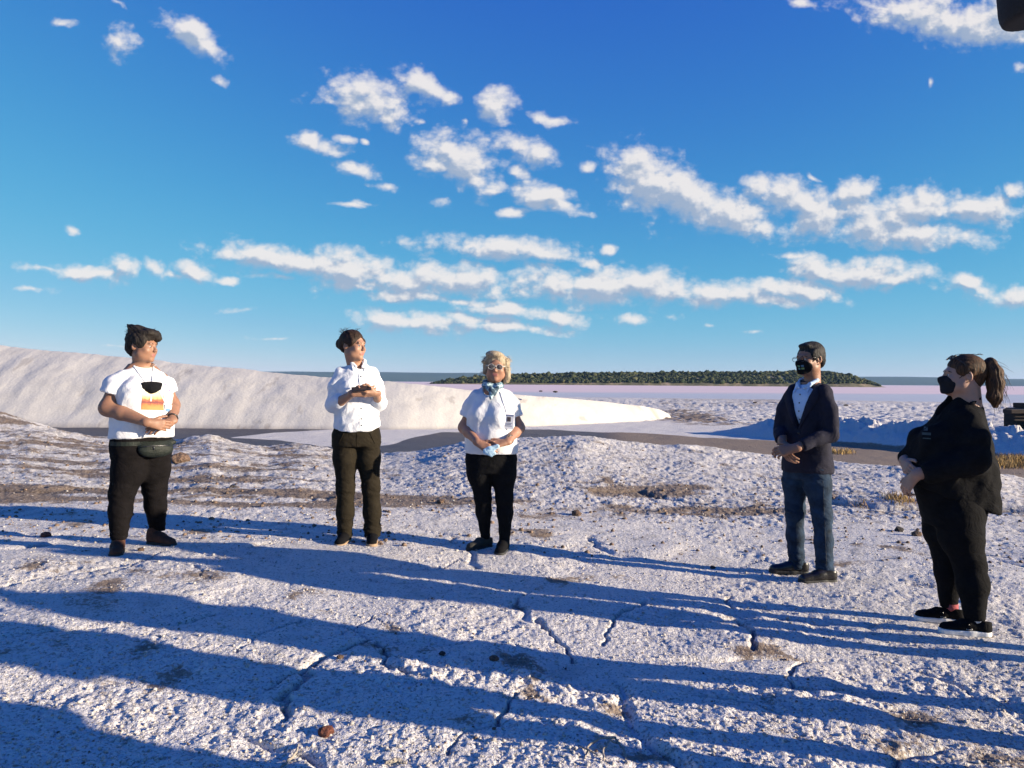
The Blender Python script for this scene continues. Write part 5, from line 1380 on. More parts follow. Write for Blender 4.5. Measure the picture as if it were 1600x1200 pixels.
# ---- 4: man in the blazer
def build_man_blazer():
    gx, gy = to_w(1262, 5.6)
    root = person('man in a dark blazer and blue jeans with a black face mask', (gx, gy, gz(gx, gy)), math.degrees(math.atan2(-gx, gy)))
    hf = Frame((.012, -.01, 1.590), rotm(-46, 5)); T = yawf(-32)
    B = bodyfield(.82, 1.72)
    head_sdf(B, hf, (.03, .03, 1.39), 1.0, 1.1, chub=.4)
    B.loft([(1.10, 0, .13, .08), (1.25, 0, .13, .08), (1.36, .01, .12, .06), (1.42, .01, .07, .05)], .02, T)
    arm(B, (.11, -.10, 1.34), (.150, -.13, 1.06), (-.075, -.275, .960), (.040, .040, .038, .029))
    arm(B, (-.09, .10, 1.34), (-.180, .04, 1.07), (-.165, -.155, .985), (.040, .040, .038, .029))
    hand(B, (-.080, -.280, .955), (-1, .10, -.22), (.15, .8, -.45), -1, (.35, .55, .4), 1.05, (.75, .45, .1))
    hand(B, (-.165, -.170, .980), (.30, -.60, -.70), (.75, .5, -.1), 1, (.3, .45, .4), 1.05, (.75, .45, .1))
    o, _, _ = skin_part('body', B, None, root, None, 1, [SK_tan, LIP_d]); face_parts(root, hf, None)
    f = T.m @ V3(0, -1, 0)
    # shirt seen in the opening
    S = Fld((-.30, -.30, 1.0), (.30, .30, 1.50), .0066)
    S.loft([(1.02, .02, .130, .080), (1.12, .012, .140, .092), (1.18, .0, .145, .104), (1.25, .0, .145, .105), (1.34, .0, .120, .090), (1.40, .01, .070, .062)], 0, T)
    o, Vs, Fs = skin_part('shirt', S, C_blue, root, tex_wrinkle(5, 5, .004, 3), 1)
    bs_ = bvh_of(Vs, Fs)
    K = Fld((-.22, -.25, 1.30), (.25, .25, 1.52), .0048)
    for s in (-1, 1):
        K.chain([T.p(q) for q in ((0, .078, 1.458), (s * .050, .060, 1.450), (s * .064, .01, 1.432), (s * .048, -.045, 1.405), (s * .020, -.078, 1.380))], [.014, .015, .015, .014, .011], .006)
        K.cap(T.p((s * .050, -.050, 1.402)), T.p((s * .052, -.092, 1.345)), .015, .007, .01, flat=(f, .5))
    K.cap((.03, .03, 1.37), hf.p((0, .02, -.05)), .053, .052, .004, 'sub')
    skin_part('collar', K, C_blue, root, None, 1)
    for z in (1.33, 1.27, 1.21, 1.15):
        h = bs_.ray_cast(Vector(T.p((0, 0, z)) + f), Vector(-f)); c = np.array(h[0]) + f * .002
        tubes('button', [([c, c + f * .003], .0055)], M_metal, root, 8)
    # blazer
    J = Fld((-.42, -.42, .70), (.42, .40, 1.50), .0070)
    J.loft([(.75, .005, .186, .138), (.85, .0, .182, .136), (.95, .0, .172, .128), (1.05, .0, .164, .122), (1.17, .0, .170, .120), (1.27, .005, .176, .114), (1.350, .01, .158, .095), (1.395, .018, .100, .072), (1.43, .03, .066, .055)], 0, T)
    sl_ = []
    for a, b, c in (((.108, -.095, 1.352), (.158, -.132, 1.055), (-.035, -.262, .972)), ((-.090, .085, 1.352), (-.183, .045, 1.07), (-.178, -.105, 1.0))):
        a, b, c = V3(a), V3(b), V3(c)
        sl_ += [([a, (a + b) / 2 + V3(.012 if a[0] > 0 else -.012, 0, .02), b], [.058, .058, .053], None, None), ([b, b * .5 + c * .5, c + nrm_(c - b) * .03], [.053, .047, .040], c, c - b)]
    sleeves(J, sl_, .018)
    # V opening: a wedge in front
    sl, P = J.sub((-.42, -.42, 1.0), (.42, .40, 1.5)); m = T.m
    lx = (P[0] * m[0, 0] + P[1] * m[1, 0]) + 0 * P[2]; ly = (P[0] * m[0, 1] + P[1] * m[1, 1]) + 0 * P[2]; lz = P[2] + 0 * lx
    wv = .086 * np.clip((lz - 1.075) / .30, 0, 1.25) + .0
    vop = np.maximum(np.abs(lx) - wv, ly + .045); J.D[sl] = np.maximum(J.D[sl], -vop.astype(np.float32))
    J.cap((.026, .026, 1.385), hf.p((0, .02, -.05)), .060, .062, .004, 'sub')
    J.cut(T.p((0, 0, .765)), (0, 0, -1), .008)
    o, Vj, Fj = skin_part('blazer', J, C_blazer, root, tex_wrinkle(4.5, 3.5, .011, 9, .4), 1)
    bj = bvh_of(Vj, Fj)
    def sf(u_, z, off=.004):
        h = bj.ray_cast(Vector(T.p((u_, 0, z)) + f), Vector(-f)); return np.array(h[0]) + np.array(h[1]) * off if h[0] is not None else T.p((u_, -.13, z))
    for s in (-1, 1):
        Va, Fa = [], []
        zs = np.linspace(1.085, 1.385, 14)
        for z in zs:
            e = .086 * min(1.25, max(0, (z - 1.075) / .30)); t = (z - 1.085) / .30
            w = (.018 + .075 * t * (1.0 if t < .78 else max(.25, 1 - (t - .78) * 3.2)))
            i_ = sf(s * (e + .004), z, .006); o_ = sf(s * (e + w), z, .009)
            if np.linalg.norm(i_ - o_) > .16: o_ = i_ + T.m @ V3(s * w, .02, 0)
            Va += [i_, (i_ + o_) / 2 + f * .006, o_, o_ - f * .006, i_ - f * .008]
        for i in range(len(zs) - 1):
            for j in range(5): Fa.append((5 * i + j, 5 * i + (j + 1) % 5, 5 * i + 5 + (j + 1) % 5, 5 * i + 5 + j))
        link('lapel', py_mesh('lapel', Va, Fa), C_blazer, root)
    for z in (1.055, .955): c = sf(.012, z, .002); tubes('blazer_button', [([c, c + f * .004], .009)], P_dark, root, 8)
    # jeans
    legs = [([(-.072, .065, .80), (-.080, .06, .68), (-.082, .055, .46), (-.078, .07, .28), (-.066, .09, .05)], [.092, .090, .066, .060, .060]),
            ([(.062, -.045, .80), (.072, -.045, .68), (.104, -.055, .46), (.116, -.065, .28), (.124, -.085, .05)], [.095, .092, .067, .061, .061])]
    o, Vt, Ft = trousers(root, [(.72, .005, .160, .115), (.82, .0, .165, .120), (.92, .0, .155, .115), (.98, .0, .15, .11)], legs, C_jean, -40, 1.0, .035, trouser_fold(.45, .10, .0095, 53, .74), name='jeans')
    seam(root, o, bvh_of(Vt, Ft), (.135, -.03), (.165, -.06), .12, .72, C_seam)
    shoe(root, (-.022, .090, 0), -78, L_black, R_black, .285, 0, None, wide=1.0); shoe(root, (.165, -.092, 0), -62, L_black, R_black, .285, 0, None, wide=1.0)
    # hair
    H = Fld((-.20, -.22, 1.44), (.22, .22, 1.76), .0046)
    H.ell((0, .026, .042), (.080, .100, .084), 0, hf); H.ell((0, .080, -.020), (.064, .034, .058), .03, hf); H.ell((0, -.040, .096), (.050, .034, .020), .02, hf)
    for s in (-1, 1): H.ell((s * .072, .0, .028), (.014, .045, .045), .015, hf)
    H.ell((0, -.110, -.015), (.064, .062, .080), .012, hf, 'sub')
    for s in (-1, 1): H.ell((s * .086, .008, -.040), (.028, .028, .044), .01, hf, 'sub')
    skin_part('hair', H, HR_grey, root, lambda P: .0045 * fbm(P[:, 0] * 60 + P[:, 1] * 60, P[:, 2] * 50, 3, 5), 0)
    mask(root, hf, C_mask, 1.10, emblem=True)
    # spectacles
    gl = bpy.data.objects.new('glasses', None); col.objects.link(gl); gl.parent = root; lst = []
    for s in (-1, 1):
        lst.append(([hf.p((s * .033 + .026 * math.cos(a), -.106, .002 + .017 * math.sin(a))) for a in np.linspace(0, 2 * math.pi, 15)], .0017)); lst.append(([hf.p((s * .058, -.103, .008)), hf.p((s * .078, -.05, .008)), hf.p((s * .083, .012, .010))], .0018))
    lst.append(([hf.p((-.008, -.106, .006)), hf.p((.008, -.106, .006))], .0016)); tubes('frame', lst, P_dark, gl)
    return root

def mask(root, hf, mat, size=1.0, emblem=False):
    K = Fld(hf.t - .19, hf.t + .19, .0042); head_sdf(K, hf, None, 1.0, 1.1, ears=False, smooth_face=True)
    K.cap(hf.p((0, -.092, -.020)), hf.p((0, -.082, -.082)), .018, .024, .03); K.grow(.006)
    R_ = Fld(hf.t - .19, hf.t + .19, .0042); R_.ell((0, -.080, -.055), (.074 * size, .075, .054), 0, hf)
    K.D = np.maximum(K.D, R_.D)
    o, Vm, Fm = skin_part('face_mask', K, mat, root, None, 1)
    for s in (-1, 1):
        tubes('ear_loop', [([hf.p((s * .060, -.052, -.030)), hf.p((s * .072, -.030, -.015)), hf.p((s * .082, .006, .016)), hf.p((s * .086, .024, .004))], .0022), ([hf.p((s * .056, -.045, -.078)), hf.p((s * .070, -.015, -.055)), hf.p((s * .084, .012, -.036))], .0022)], mat, o, 5)
    if emblem:
        bv = bvh_of(Vm, Fm); f = hf.m @ V3(0, -1, 0)
        mats = [plain('emblem_green', (.06, .20, .11), .5), plain('emblem_blue', (.06, .15, .24), .5), plain('emblem_teal', (.06, .19, .17), .5), plain('emblem_yellow_green', (.15, .21, .08), .5)]
        for i, (a, b) in enumerate(((-.0095, .0095), (.0095, .0095), (-.0095, -.0095), (.0095, -.0095))):
            Va = []
            for du, dw in ((-1, -1), (1, -1), (1, 1), (-1, 1)):
                p0 = hf.p((.022 + a + du * .0066, 0, -.055 + b + dw * .0066)) + f * .5; h = bv.ray_cast(Vector(p0), Vector(-f)); Va.append(np.array(h[0]) + np.array(h[1]) * .0015 if h[0] is not None else p0 - f * .37)
            link('emblem_square', py_mesh('emblem_square', Va, [(0, 1, 2, 3)]), mats[i], o)
    return o

# ---- 5: woman in black with the ponytail
def build_woman_ponytail():
    gx, gy = to_w(1485, 4.47)
    root = person('rightmost woman, all in black with a brown ponytail, in profile', (gx, gy, gz(gx, gy)), math.degrees(math.atan2(-gx, gy)))
    hf = Frame((.058, .0, 1.462), rotm(-76, 0)); T = yawf(-66)
    B = bodyfield(.74, 1.64, .42, -.42, .36)
    head_sdf(B, hf, (.085, .0, 1.28), 1.02, 1.1, chub=1.0)
    B.cap(hf.p((0, .03, -.07)), (.088, .0, 1.28), .062, .072, .03)
    B.loft([(.95, 0, .12, .10), (1.15, .02, .12, .10), (1.22, .04, .09, .07), (1.26, .06, .07, .06)], .05, yawf(-66))
    arm(B, (.07, -.10, 1.17), (.120, -.19, .985), (-.165, -.225, .895), (.03, .048, .045, .031))
    arm(B, (.0, .13, 1.18), (-.105, .165, .99), (-.232, -.03, .955), (.04, .036, .036, .030))
    hand(B, (-.166, -.222, .893), (-.55, .30, -.78), (.65, .70, -.2), -1, (.40, .55, .45), 1.0, (.75, .4, .1))
    hand(B, (-.233, -.045, .950), (.22, -.85, -.32), (.75, .2, -.3), 1, (.35, .5, .4), 1.0, (.75, .45, .1))
    o, _, _ = skin_part('body', B, None, root, None, 1, [SK_fair, LIP]); face_parts(root, hf, None)
    J = Fld((-.44, -.44, .62), (.44, .42, 1.40), .0074)
    f = T.m @ V3(0, -1, 0)
    J.loft([(.66, .03, .170, .170), (.74, .02, .182, .190), (.84, .012, .190, .222), (.94, .004, .188, .228), (1.04, .012, .182, .208), (1.12, .025, .174, .178), (1.19, .035, .160, .140), (1.25, .052, .140, .118), (1.30, .064, .108, .094), (1.345, .073, .080, .074)], 0, yawf(-66), pw=2.1)
    for s in (-1, 1): J.ell(T.p((s * .08, -.115, 1.085)), (.080, .068, .075), .06)
    sl_ = []
    for a, b, c in (((.090, -.105, 1.205), (.122, -.180, .985), (-.125, -.235, .905)), ((.02, .115, 1.205), (-.11, .165, .99), (-.228, .0, .965))):
        a, b, c = V3(a), V3(b), V3(c)
        sl_ += [([a, (a + b) / 2 + V3(.02, -.012, .01), b], [.066, .070, .064], None, None), ([b, b * .5 + c * .5, c + nrm_(c - b) * .03], [.064, .056, .046], c, c - b)]
    sleeves(J, sl_, .055)
    # jacket tail, standing off at the back
    J.cap(T.p((.08, .13, .90)), T.p((.11, .185, .69)), .075, .040, .09); J.cap(T.p((-.08, .13, .90)), T.p((-.10, .17, .70)), .07, .035, .09)
    sl, P = J.sub((-.44, -.44, .62), (.44, .42, .95)); xx = P[0] + 0 * P[1]
    J.D[sl] = np.maximum(J.D[sl], (.80 - .38 * np.clip(xx + .08, -.1, .33) - P[2]).astype(np.float32))
    J.cap((.055, -.0, 1.37), (-.055, -.01, 1.255), .052, .028, .015, 'sub')
    o, Vj, Fj = skin_part('jacket', J, C_blackc, root, tex_wrinkle(4.2, 3.6, .014, 19, .4), 1)
    K = Fld((-.25, -.25, 1.16), (.30, .25, 1.44), .005)
    for s in (-1, 1): K.chain([T.p(q) for q in ((0, .135, 1.345), (s * .070, .115, 1.335), (s * .105, .03, 1.305), (s * .085, -.06, 1.255), (s * .06, -.120, 1.200))], [.020, .022, .022, .022, .018], .006) if False else K.chain([V3(.078, 0, -.012) + T.p(q) for q in ((0, .060, 1.350), (s * .048, .045, 1.340), (s * .070, .0, 1.312), (s * .068, -.06, 1.268), (s * .05, -.115, 1.215))], [.012, .014, .014, .013, .010], .006)
    skin_part('collar', K, C_blackc, root, None, 1)
    bj = bvh_of(Vj, Fj)
    # dull printed mark on the chest
    n = 6
    for (cx_, cz_, w, h_) in ((-.115, 1.125, .045, .014), (-.113, 1.100, .040, .006), (-.120, 1.150, .022, .018)):
        Va = []
        for du, dw in ((-1, -1), (1, -1), (1, 1), (-1, 1)):
            h = bj.ray_cast(Vector((cx_ + du * w / 2, -1, cz_ + dw * h_ / 2)), Vector((0, 1, 0))); Va.append(np.array(h[0]) + np.array(h[1]) * .004 if h[0] is not None else V3(cx_ + du * w / 2, -.2, cz_))
        link('printed_mark', py_mesh('printed_mark', Va, [(0, 1, 2, 3)]), M_dull, root)
    legs = [([(-.025, .08, .66), (-.030, .08, .54), (-.010, .09, .41), (.0, .10, .30), (.000, .10, .10)], [.128, .106, .078, .074, .048]),
            ([(.045, -.07, .66), (.060, -.07, .54), (.100, -.07, .40), (.118, -.08, .28), (.130, -.09, .07)], [.132, .112, .082, .080, .050])]
    trousers(root, [(.60, .02, .150, .150), (.70, .02, .172, .180), (.80, .0, .17, .19), (.86, .0, .16, .17)], legs, C_legg, -68, .88, .085, trouser_fold(.40, .10, .0035, 63, .6), name='leggings')
    for i, (x, y, yw) in enumerate(((.045, .100, -76), (.172, -.085, -74))):
        sh = shoe(root, (x, y, 0), yw, C_shoeb, R_white, .272, 0, C_blackc, sole_h=.030)
        m = np.array(Matrix.Rotation(R(yw), 3, 'Z')); q = lambda a, b, c: V3(x, y, 0) + m @ V3(a, b, c)
        sd_ = 1
        tubes('triangle_mark', [([q(.0445, -.070, .040), q(.0435, -.085, .068), q(.0445, -.100, .040), q(.0445, -.070, .040)], .0016)], R_white, sh, 4)
        tubes('sock', [([V3(x, y, 0) + m @ V3(0, -.035, .075), V3(x, y, 0) + m @ V3(0, -.035, .115)], .041)], cloth('pink_sock' if i == 0 else 'white_sock', (.32, .08, .09) if i == 0 else (.6, .6, .62), .9), root, 12)
    # hair pulled back
    H = Fld((-.15, -.25, 1.28), (.42, .25, 1.68), .005)
    H.ell((0, .024, .042), (.082, .102, .082), 0, hf); H.ell((0, .085, .01), (.058, .045, .055), .03, hf); H.ell((0, .066, -.035), (.056, .036, .048), .03, hf)
    for s in (-1, 1): H.ell((s * .070, .0, .030), (.014, .050, .040), .015, hf)
    H.ell((0, -.108, -.020), (.066, .060, .085), .012, hf, 'sub')
    for s in (-1, 1): H.ell((s * .086, .012, -.034), (.030, .026, .042), .01, hf, 'sub')
    skin_part('hair', H, HR_brown, root, lambda P: .0035 * fbm(P[:, 0] * 12 + P[:, 1] * 70, P[:, 2] * 60, 3, 5), 0)
    K = Fld((-.05, -.2, 1.10), (.48, .2, 1.62), .005)
    b0 = hf.p((0, .118, .052)); pts = [b0, b0 + V3(.022, 0, .010), b0 + V3(.044, -.01, -.035), b0 + V3(.050, -.02, -.10), b0 + V3(.046, -.03, -.175), b0 + V3(.050, -.03, -.225)]
    K.chain(pts, [.026, .034, .040, .042, .036, .014], .02)
    skin_part('ponytail', K, HR_brown, root, lambda P: .008 * fbm(P[:, 0] * 60 + P[:, 1] * 60, P[:, 2] * 9, 3, 5), 0)
    tubes('hair_tie', [([b0 + .026 * V3(.2 * math.cos(a), math.cos(a), math.sin(a)) for a in np.linspace(0, 2 * math.pi, 13)], .006)], P_dark, root)
    rg = np.random.default_rng(9); st = []
    for i in range(220):
        t0 = rg.uniform(0, 3.6); i0 = int(t0); p = pts[i0] + (pts[i0 + 1] - pts[i0]) * (t0 - i0) + rg.normal(0, .018, 3); L = rg.uniform(.04, .11)
        d_ = nrm_(pts[min(i0 + 1, 5)] - pts[i0]) * .6 + V3(rg.uniform(-.1, .45), rg.uniform(-.2, .2), -.8)
        st.append([p, p + d_ * L * .5 + V3(rg.uniform(0, .015), 0, 0), p + d_ * L + V3(rg.uniform(-.01, .02), 0, 0)])
    for i in range(30):
        p = hf.p((rg.uniform(-.03, .03), rg.uniform(-.04, .08), .118)); st.append([p, p + V3(.012, 0, .006), p + V3(.028, 0, -.002)])
    strands('loose_hair', st, HR_brown, root, .0008)
    mask(root, hf, C_maskg, 1.12)
    # glasses pushed up on the hair
    gl = bpy.data.objects.new('glasses', None); col.objects.link(gl); gl.parent = root; lst = []
    for s in (-1, 1):
        lst.append(([hf.p((s * .034 + .024 * math.cos(a), -.056 + .016 * math.sin(a), .104 + .013 * math.sin(a))) for a in np.linspace(0, 2 * math.pi, 13)], .003)); lst.append(([hf.p((s * .056, -.050, .100)), hf.p((s * .080, -.015, .070)), hf.p((s * .086, .015, .030))], .0022))
    lst.append(([hf.p((-.010, -.056, .108)), hf.p((.010, -.056, .108))], .0025)); tubes('frame', lst, P_dark, gl)
    return root

def to_w(px, Y): return (px - 800) / 1200 * Y, Y
def gz(x, y): return float(base_height(x, y)) - .004

# printed picture: sunset street scene in flat print
M_print, nt, bs = new_mat('printed_picture_ink')
u_, v_ = n_attr(nt, 'u'), n_attr(nt, 'v')
cb = N(nt, 'ShaderNodeCombineXYZ'); nt.links.new(u_, cb.inputs[0]); nt.links.new(v_, cb.inputs[1])
nz = n_noise(nt, 6, 4, .6, cb.outputs[0])
vv = n_math(nt, 'ADD', v_, n_math(nt, 'MULTIPLY', n_math(nt, 'SUBTRACT', nz, .5), .25))
c = n_ramp(nt, vv, [(.12, (.62, .22, .07)), (.24, (.50, .16, .05)), (.36, (.16, .04, .05)), (.50, (.42, .13, .06)), (.60, (.80, .48, .20)), (.75, (.80, .66, .42)), (.95, (.66, .60, .46))])
fig = n_math(nt, 'MULTIPLY', n_math(nt, 'LESS_THAN', n_math(nt, 'ABSOLUTE', n_math(nt, 'SUBTRACT', u_, .42)), .035), n_math(nt, 'MULTIPLY', n_math(nt, 'GREATER_THAN', v_, .42), n_math(nt, 'LESS_THAN', v_, .82)))
c = n_mix(nt, fig, c, (.70, .62, .50))
nt.links.new(c, bs.inputs['Base Color']); bs.inputs['Roughness'].default_value = .8
M_purple = plain('purple_ink', (.16, .12, .34), .8); M_dull = plain('dull_green_grey_ink', (.050, .062, .055), .8)
M_lens, nt, bs = new_mat('tinted_lens'); bs.inputs['Base Color'].default_value = (.10, .09, .09, 1); bs.inputs['Roughness'].default_value = .05; bs.inputs['Alpha'].default_value = .72
# scarf pattern
M_scarf, nt, bs = new_mat('patterned_scarf_cloth'); oc = objco(nt)
vo = N(nt, 'ShaderNodeTexVoronoi'); vo.inputs['Scale'].default_value = 55; nt.links.new(oc, vo.inputs['Vector'])
c = n_ramp(nt, vo.outputs['Distance'], [(.25, (.035, .085, .13)), (.42, (.10, .20, .27)), (.60, (.38, .50, .55))])
nt.links.new(n_mix(nt, n_ramp(nt, n_noise(nt, 20, 3, .6, oc), [(.45, (0, 0, 0)), (.55, (1, 1, 1))]), c, (.03, .06, .09)), bs.inputs['Base Color']); bs.inputs['Roughness'].default_value = .85

import time as _t
P = []
for fn in (build_woman_printed_tshirt, build_woman_white_shirt, build_woman_blue_scarf, build_man_blazer, build_woman_ponytail):
    t_ = _t.time(); P.append(fn()); print(fn.__name__, round(_t.time() - t_, 1))

# ------------------------------------------------------------------ people standing just outside the picture, whose shadows fall into it
def copy_tree(o, parent=None, dx=None):
    c = o.copy(); col.objects.link(c)
    if parent is not None: c.parent = parent
    for ch in list(o.children): copy_tree(ch, c)
    return c
OFF = [(3, (3.50, 3.80), -75, 1.0, 'man in a blazer just beyond the right edge, behind the woman with the ponytail'),
       (0, (2.62, 3.02), -150, 1.0, 'woman in a printed T-shirt beyond the right edge, facing left'),
       (3, (2.30, 2.50), -100, 1.0, 'man in a blazer standing close on the right of the camera'),
       (4, (2.10, 1.78), -110, 1.0, 'woman in black standing close on the right of the camera')]
for k, (x, y), yaw, sc, lab in OFF:
    c = copy_tree(P[k]); c.location = (x, y, float(base_height(x, y)) - .004); c.rotation_euler = (0, 0, R(yaw + (35 if k == 3 else 66 if k == 4 else 0))); c.scale = (sc, sc, sc)
    tag(c, lab, 'person', 'people looking on from outside the picture')

# ------------------------------------------------------------------ boom microphone whose foam tip enters the top right corner
M_foam, nt, bs = new_mat('black_foam'); oc = objco(nt)
bs.inputs['Base Color'].default_value = (.012, .012, .015, 1); bs.inputs['Roughness'].default_value = .95
n_bump(nt, bs, n_noise(nt, 400, 2, .6, oc), .002, .8)
mic = bpy.data.objects.new('boom_microphone', None); col.objects.link(mic)
tag(mic, 'black foam covered boom microphone hanging into the top right corner', 'microphone')
F = Fld((-.12, -.12, -.02), (.12, .12, .34), .005)
F.loft([(0.0, 0, .058, .058), (.01, 0, .063, .063), (.20, 0, .052, .052), (.24, 0, .04, .04)], 0, pw=2.0)
F.ell((0, 0, .24), (.050, .050, .06), .03)
o, _, _ = skin_part('foam_windscreen', F, M_foam, mic, lambda p: .0006 * fbm(p[:, 0] * 200, p[:, 2] * 200, 2, 3), 1)
tubes('boom_pole', [([(0, 0, .28), (0, 0, .42), (.03, -.01, .46), (.5, -.16, .40), (1.45, -.48, -.05)], .011)], P_dark, mic, 8)
dm = 1.30
mic.location = ((1624 - 800) / 1200 * dm, dm, CZ + (597 - 18) / 1200 * dm)
mic.rotation_euler = (0, R(-9), 0)

# ------------------------------------------------------------------ rusty loading blocks at the right edge
M_rust, nt, bs = new_mat('weathered_dark_timber'); oc = objco(nt)
mp = N(nt, 'ShaderNodeMapping'); mp.inputs['Scale'].default_value = (1.5, 1.5, 14); nt.links.new(oc, mp.inputs[0])
nz = n_noise(nt, 1.5, 5, .65, mp.outputs[0])
nt.links.new(n_ramp(nt, nz, [(.3, (.008, .006, .006)), (.55, (.020, .012, .010)), (.75, (.045, .026, .020))]), bs.inputs['Base Color']); bs.inputs['Roughness'].default_value = .9
n_bump(nt, bs, nz, .02, .8)
blk = bpy.data.objects.new('timber_ramp', None); col.objects.link(blk); tag(blk, 'dark brown timber loading ramp with a jutting plank deck at the far right edge', 'loading ramp')
D_ = 33.0
def wx_(px): return (px - 800) / 1200 * D_
def wz_(py): return CZ - (py - .0074 * 780 - 597) / 1200 * D_
bx = lambda name, x0, x1, z0, z1, y0, y1, par: box_part(name, ((x0 + x1) / 2 * ((y0 + y1) / 2 + .25 * (y1 - y0)) / D_, (y0 + y1) / 2, (z0 + z1) / 2), ((x1 - x0) / 2, (y1 - y0) / 2, (z1 - z0) / 2), M_rust, par, None, .02)
bx('lower_block', wx_(1580), wx_(1680), FLAT - .1, wz_(646), D_, D_ + 2.6, blk)
for i in range(5): bx('deck_plank', wx_(1570 + .4 * (i % 2)), wx_(1692), wz_(645.6) , wz_(639.5 + .5 * (i % 2)), D_ - .3 + i * .62, D_ - .3 + i * .62 + .58, blk)
bx('upper_block', wx_(1593), wx_(1670), wz_(639), wz_(631), D_ + .2, D_ + 2.4, blk)
bx('beam', wx_(1584), wx_(1676), wz_(652), wz_(649), D_ - .14, D_ - .003, blk); bx('beam', wx_(1584), wx_(1676), wz_(657.5), wz_(655), D_ - .10, D_ - .003, blk)

# ------------------------------------------------------------------ stones and clods on the crust
def rock_mesh(name, seed, sc=(1, 1, .75), lvl=2, rough=.28):
    bm = bmesh.new(); bmesh.ops.create_icosphere(bm, subdivisions=lvl, radius=1); rg = np.random.default_rng(seed); o = rg.uniform(0, 50, 3)
    for v in bm.verts:
        p = np.array(v.co); n = float(fbm(np.array([p[0] * 1.3 + p[2] + o[0]]), np.array([p[1] * 1.3 - p[2] + o[1]]), 3, seed)[0]); v.co = v.co * (1 + rough * 1.6 * n)
        v.co = Vector((v.co.x * sc[0], v.co.y * sc[1], v.co.z * sc[2]))
    me = bpy.data.meshes.new(name); bm.to_mesh(me); bm.free(); return me
def rockmat(name, a, b):
    m, nt, bs = new_mat(name); oc = objco(nt); nz = n_noise(nt, 2.2, 6, .65, oc)
    nt.links.new(n_ramp(nt, nz, [(.3, a), (.7, b)]), bs.inputs['Base Color']); bs.inputs['Roughness'].default_value = .9; n_bump(nt, bs, nz, .25, .8); return m
RK_red = rockmat('red_brick_stone', (.16, .045, .025), (.36, .12, .07)); RK_brown = rockmat('brown_stone', (.10, .06, .04), (.30, .19, .13)); RK_dark = rockmat('dark_stone', (.03, .026, .025), (.12, .10, .09)); RK_salt = rockmat('salt_lump', (.45, .41, .38), (.74, .71, .68))
def place(px, py):
    X, Y = to_ground(px, py); return X, Y, ground_z(X, Y)
for px, py, r_, mat, lab, cat in [(513, 1146, 15, RK_red, 'red brown stone on the salt near the bottom edge, left of centre', 'stone'), (73, 838, 9, RK_red, 'small red stone at the left end of the row of people', 'stone'),
        (775, 1040, 9, RK_brown, 'brown stone in the broken crust in the middle foreground', 'stone'), (1407, 831, 8, RK_dark, 'round dark stone on the crust left of the woman in black', 'stone'),
        (1434, 839, 9, RK_brown, 'flat tan stone beside the round dark stone', 'stone'), (690, 785, 7, RK_brown, 'brown lump of soil beyond the woman with the blue scarf', 'stone'),
        (902, 803, 9, RK_brown, 'tan stone on the brown soil streak right of centre', 'stone'), (365, 762, 8, RK_dark, 'dark stone on the pale crust between the two women on the left', 'stone'),
        (283, 722, 16, RK_brown, 'brown clod standing on the crust behind the woman in the printed T-shirt', 'clod'), (534, 1031, 6, RK_brown, 'small brown stone among the cracks in the left foreground', 'stone'),
        (694, 1030, 6, RK_dark, 'small dark stone left of the brown one in the broken crust', 'stone'), (1116, 885, 5, RK_dark, 'tiny dark stone in front of the man', 'stone'),
        (1450, 968, 4, RK_dark, 'tiny dark stone at the feet of the woman in black', 'stone'), (222, 862, 6, RK_brown, 'small brown stone between the shoes on the left', 'stone')]:
    X, Y, Z = place(px, py); s_ = .85 * r_ / 1200 * Y
    o = link('stone' if cat == 'stone' else 'soil_clod', rock_mesh('stone', int(px)), mat); o.location = (X, Y, Z + s_ * .3); o.scale = (s_,) * 3; o.rotation_euler = (0, 0, px)
    tag(o, lab, cat)

# loose salt and soil crumbs nobody could count: one object each
def crumbs(name, n, rng_y, rmin, rmax, mat, seed, dens=None, px_r=(-60, 1660)):
    rg = np.random.default_rng(seed)
    VV, FF = [], []
    bases = []
    for k in range(6):
        me = rock_mesh('c', 100 + k + seed, (1, 1, .7), 1, .35); bases.append((np.array([v.co for v in me.vertices]), np.array([list(p.vertices) for p in me.polygons]))); bpy.data.meshes.remove(me)
    py = rg.uniform(rng_y[0], rng_y[1], n); pxs = rg.uniform(px_r[0], px_r[1], n); base = 0
    for i in range(n):
        Yw = 1200 * 1.32 / (py[i] - 597); Xw = (pxs[i] - 800) / 1200 * Yw
        if dens is not None and rg.random() > dens(Xw, Yw, pxs[i], py[i]): continue
        r_ = math.hypot(Xw, Yw)
        s = (rmin + (rmax - rmin) * rg.random() ** 3) * (.75 + .25 * min(1, Yw / 6))
        z = ground_z(Xw, Yw)
        V_, F_ = bases[i % 6]; a = rg.uniform(0, 6.28); c_, sn = math.cos(a), math.sin(a)
        V2 = V_ * s * rg.uniform(.7, 1.3, 3); V2 = np.stack([V2[:, 0] * c_ - V2[:, 1] * sn, V2[:, 0] * sn + V2[:, 1] * c_, V2[:, 2]], -1)
        VV.append(V2 + (Xw, Yw, z + s * .25)); FF.append(F_ + base); base += len(V_)
    me = mesh_np(name, np.concatenate(VV), np.concatenate(FF), smooth=True)
    return tag(link(name, me, mat), kind='stuff')
def rk(n_, c): return rockmat(n_, *c)
M_cs = new_mat('salt_crumb'); m_, nt, bs = M_cs; nt.links.new(n_ramp(nt, n_noise(nt, 60, 3, .6, objco(nt)), [(.35, (.30, .27, .25)), (.65, (.52, .49, .46))]), bs.inputs['Base Color']); bs.inputs['Roughness'].default_value = .9; M_cs = m_
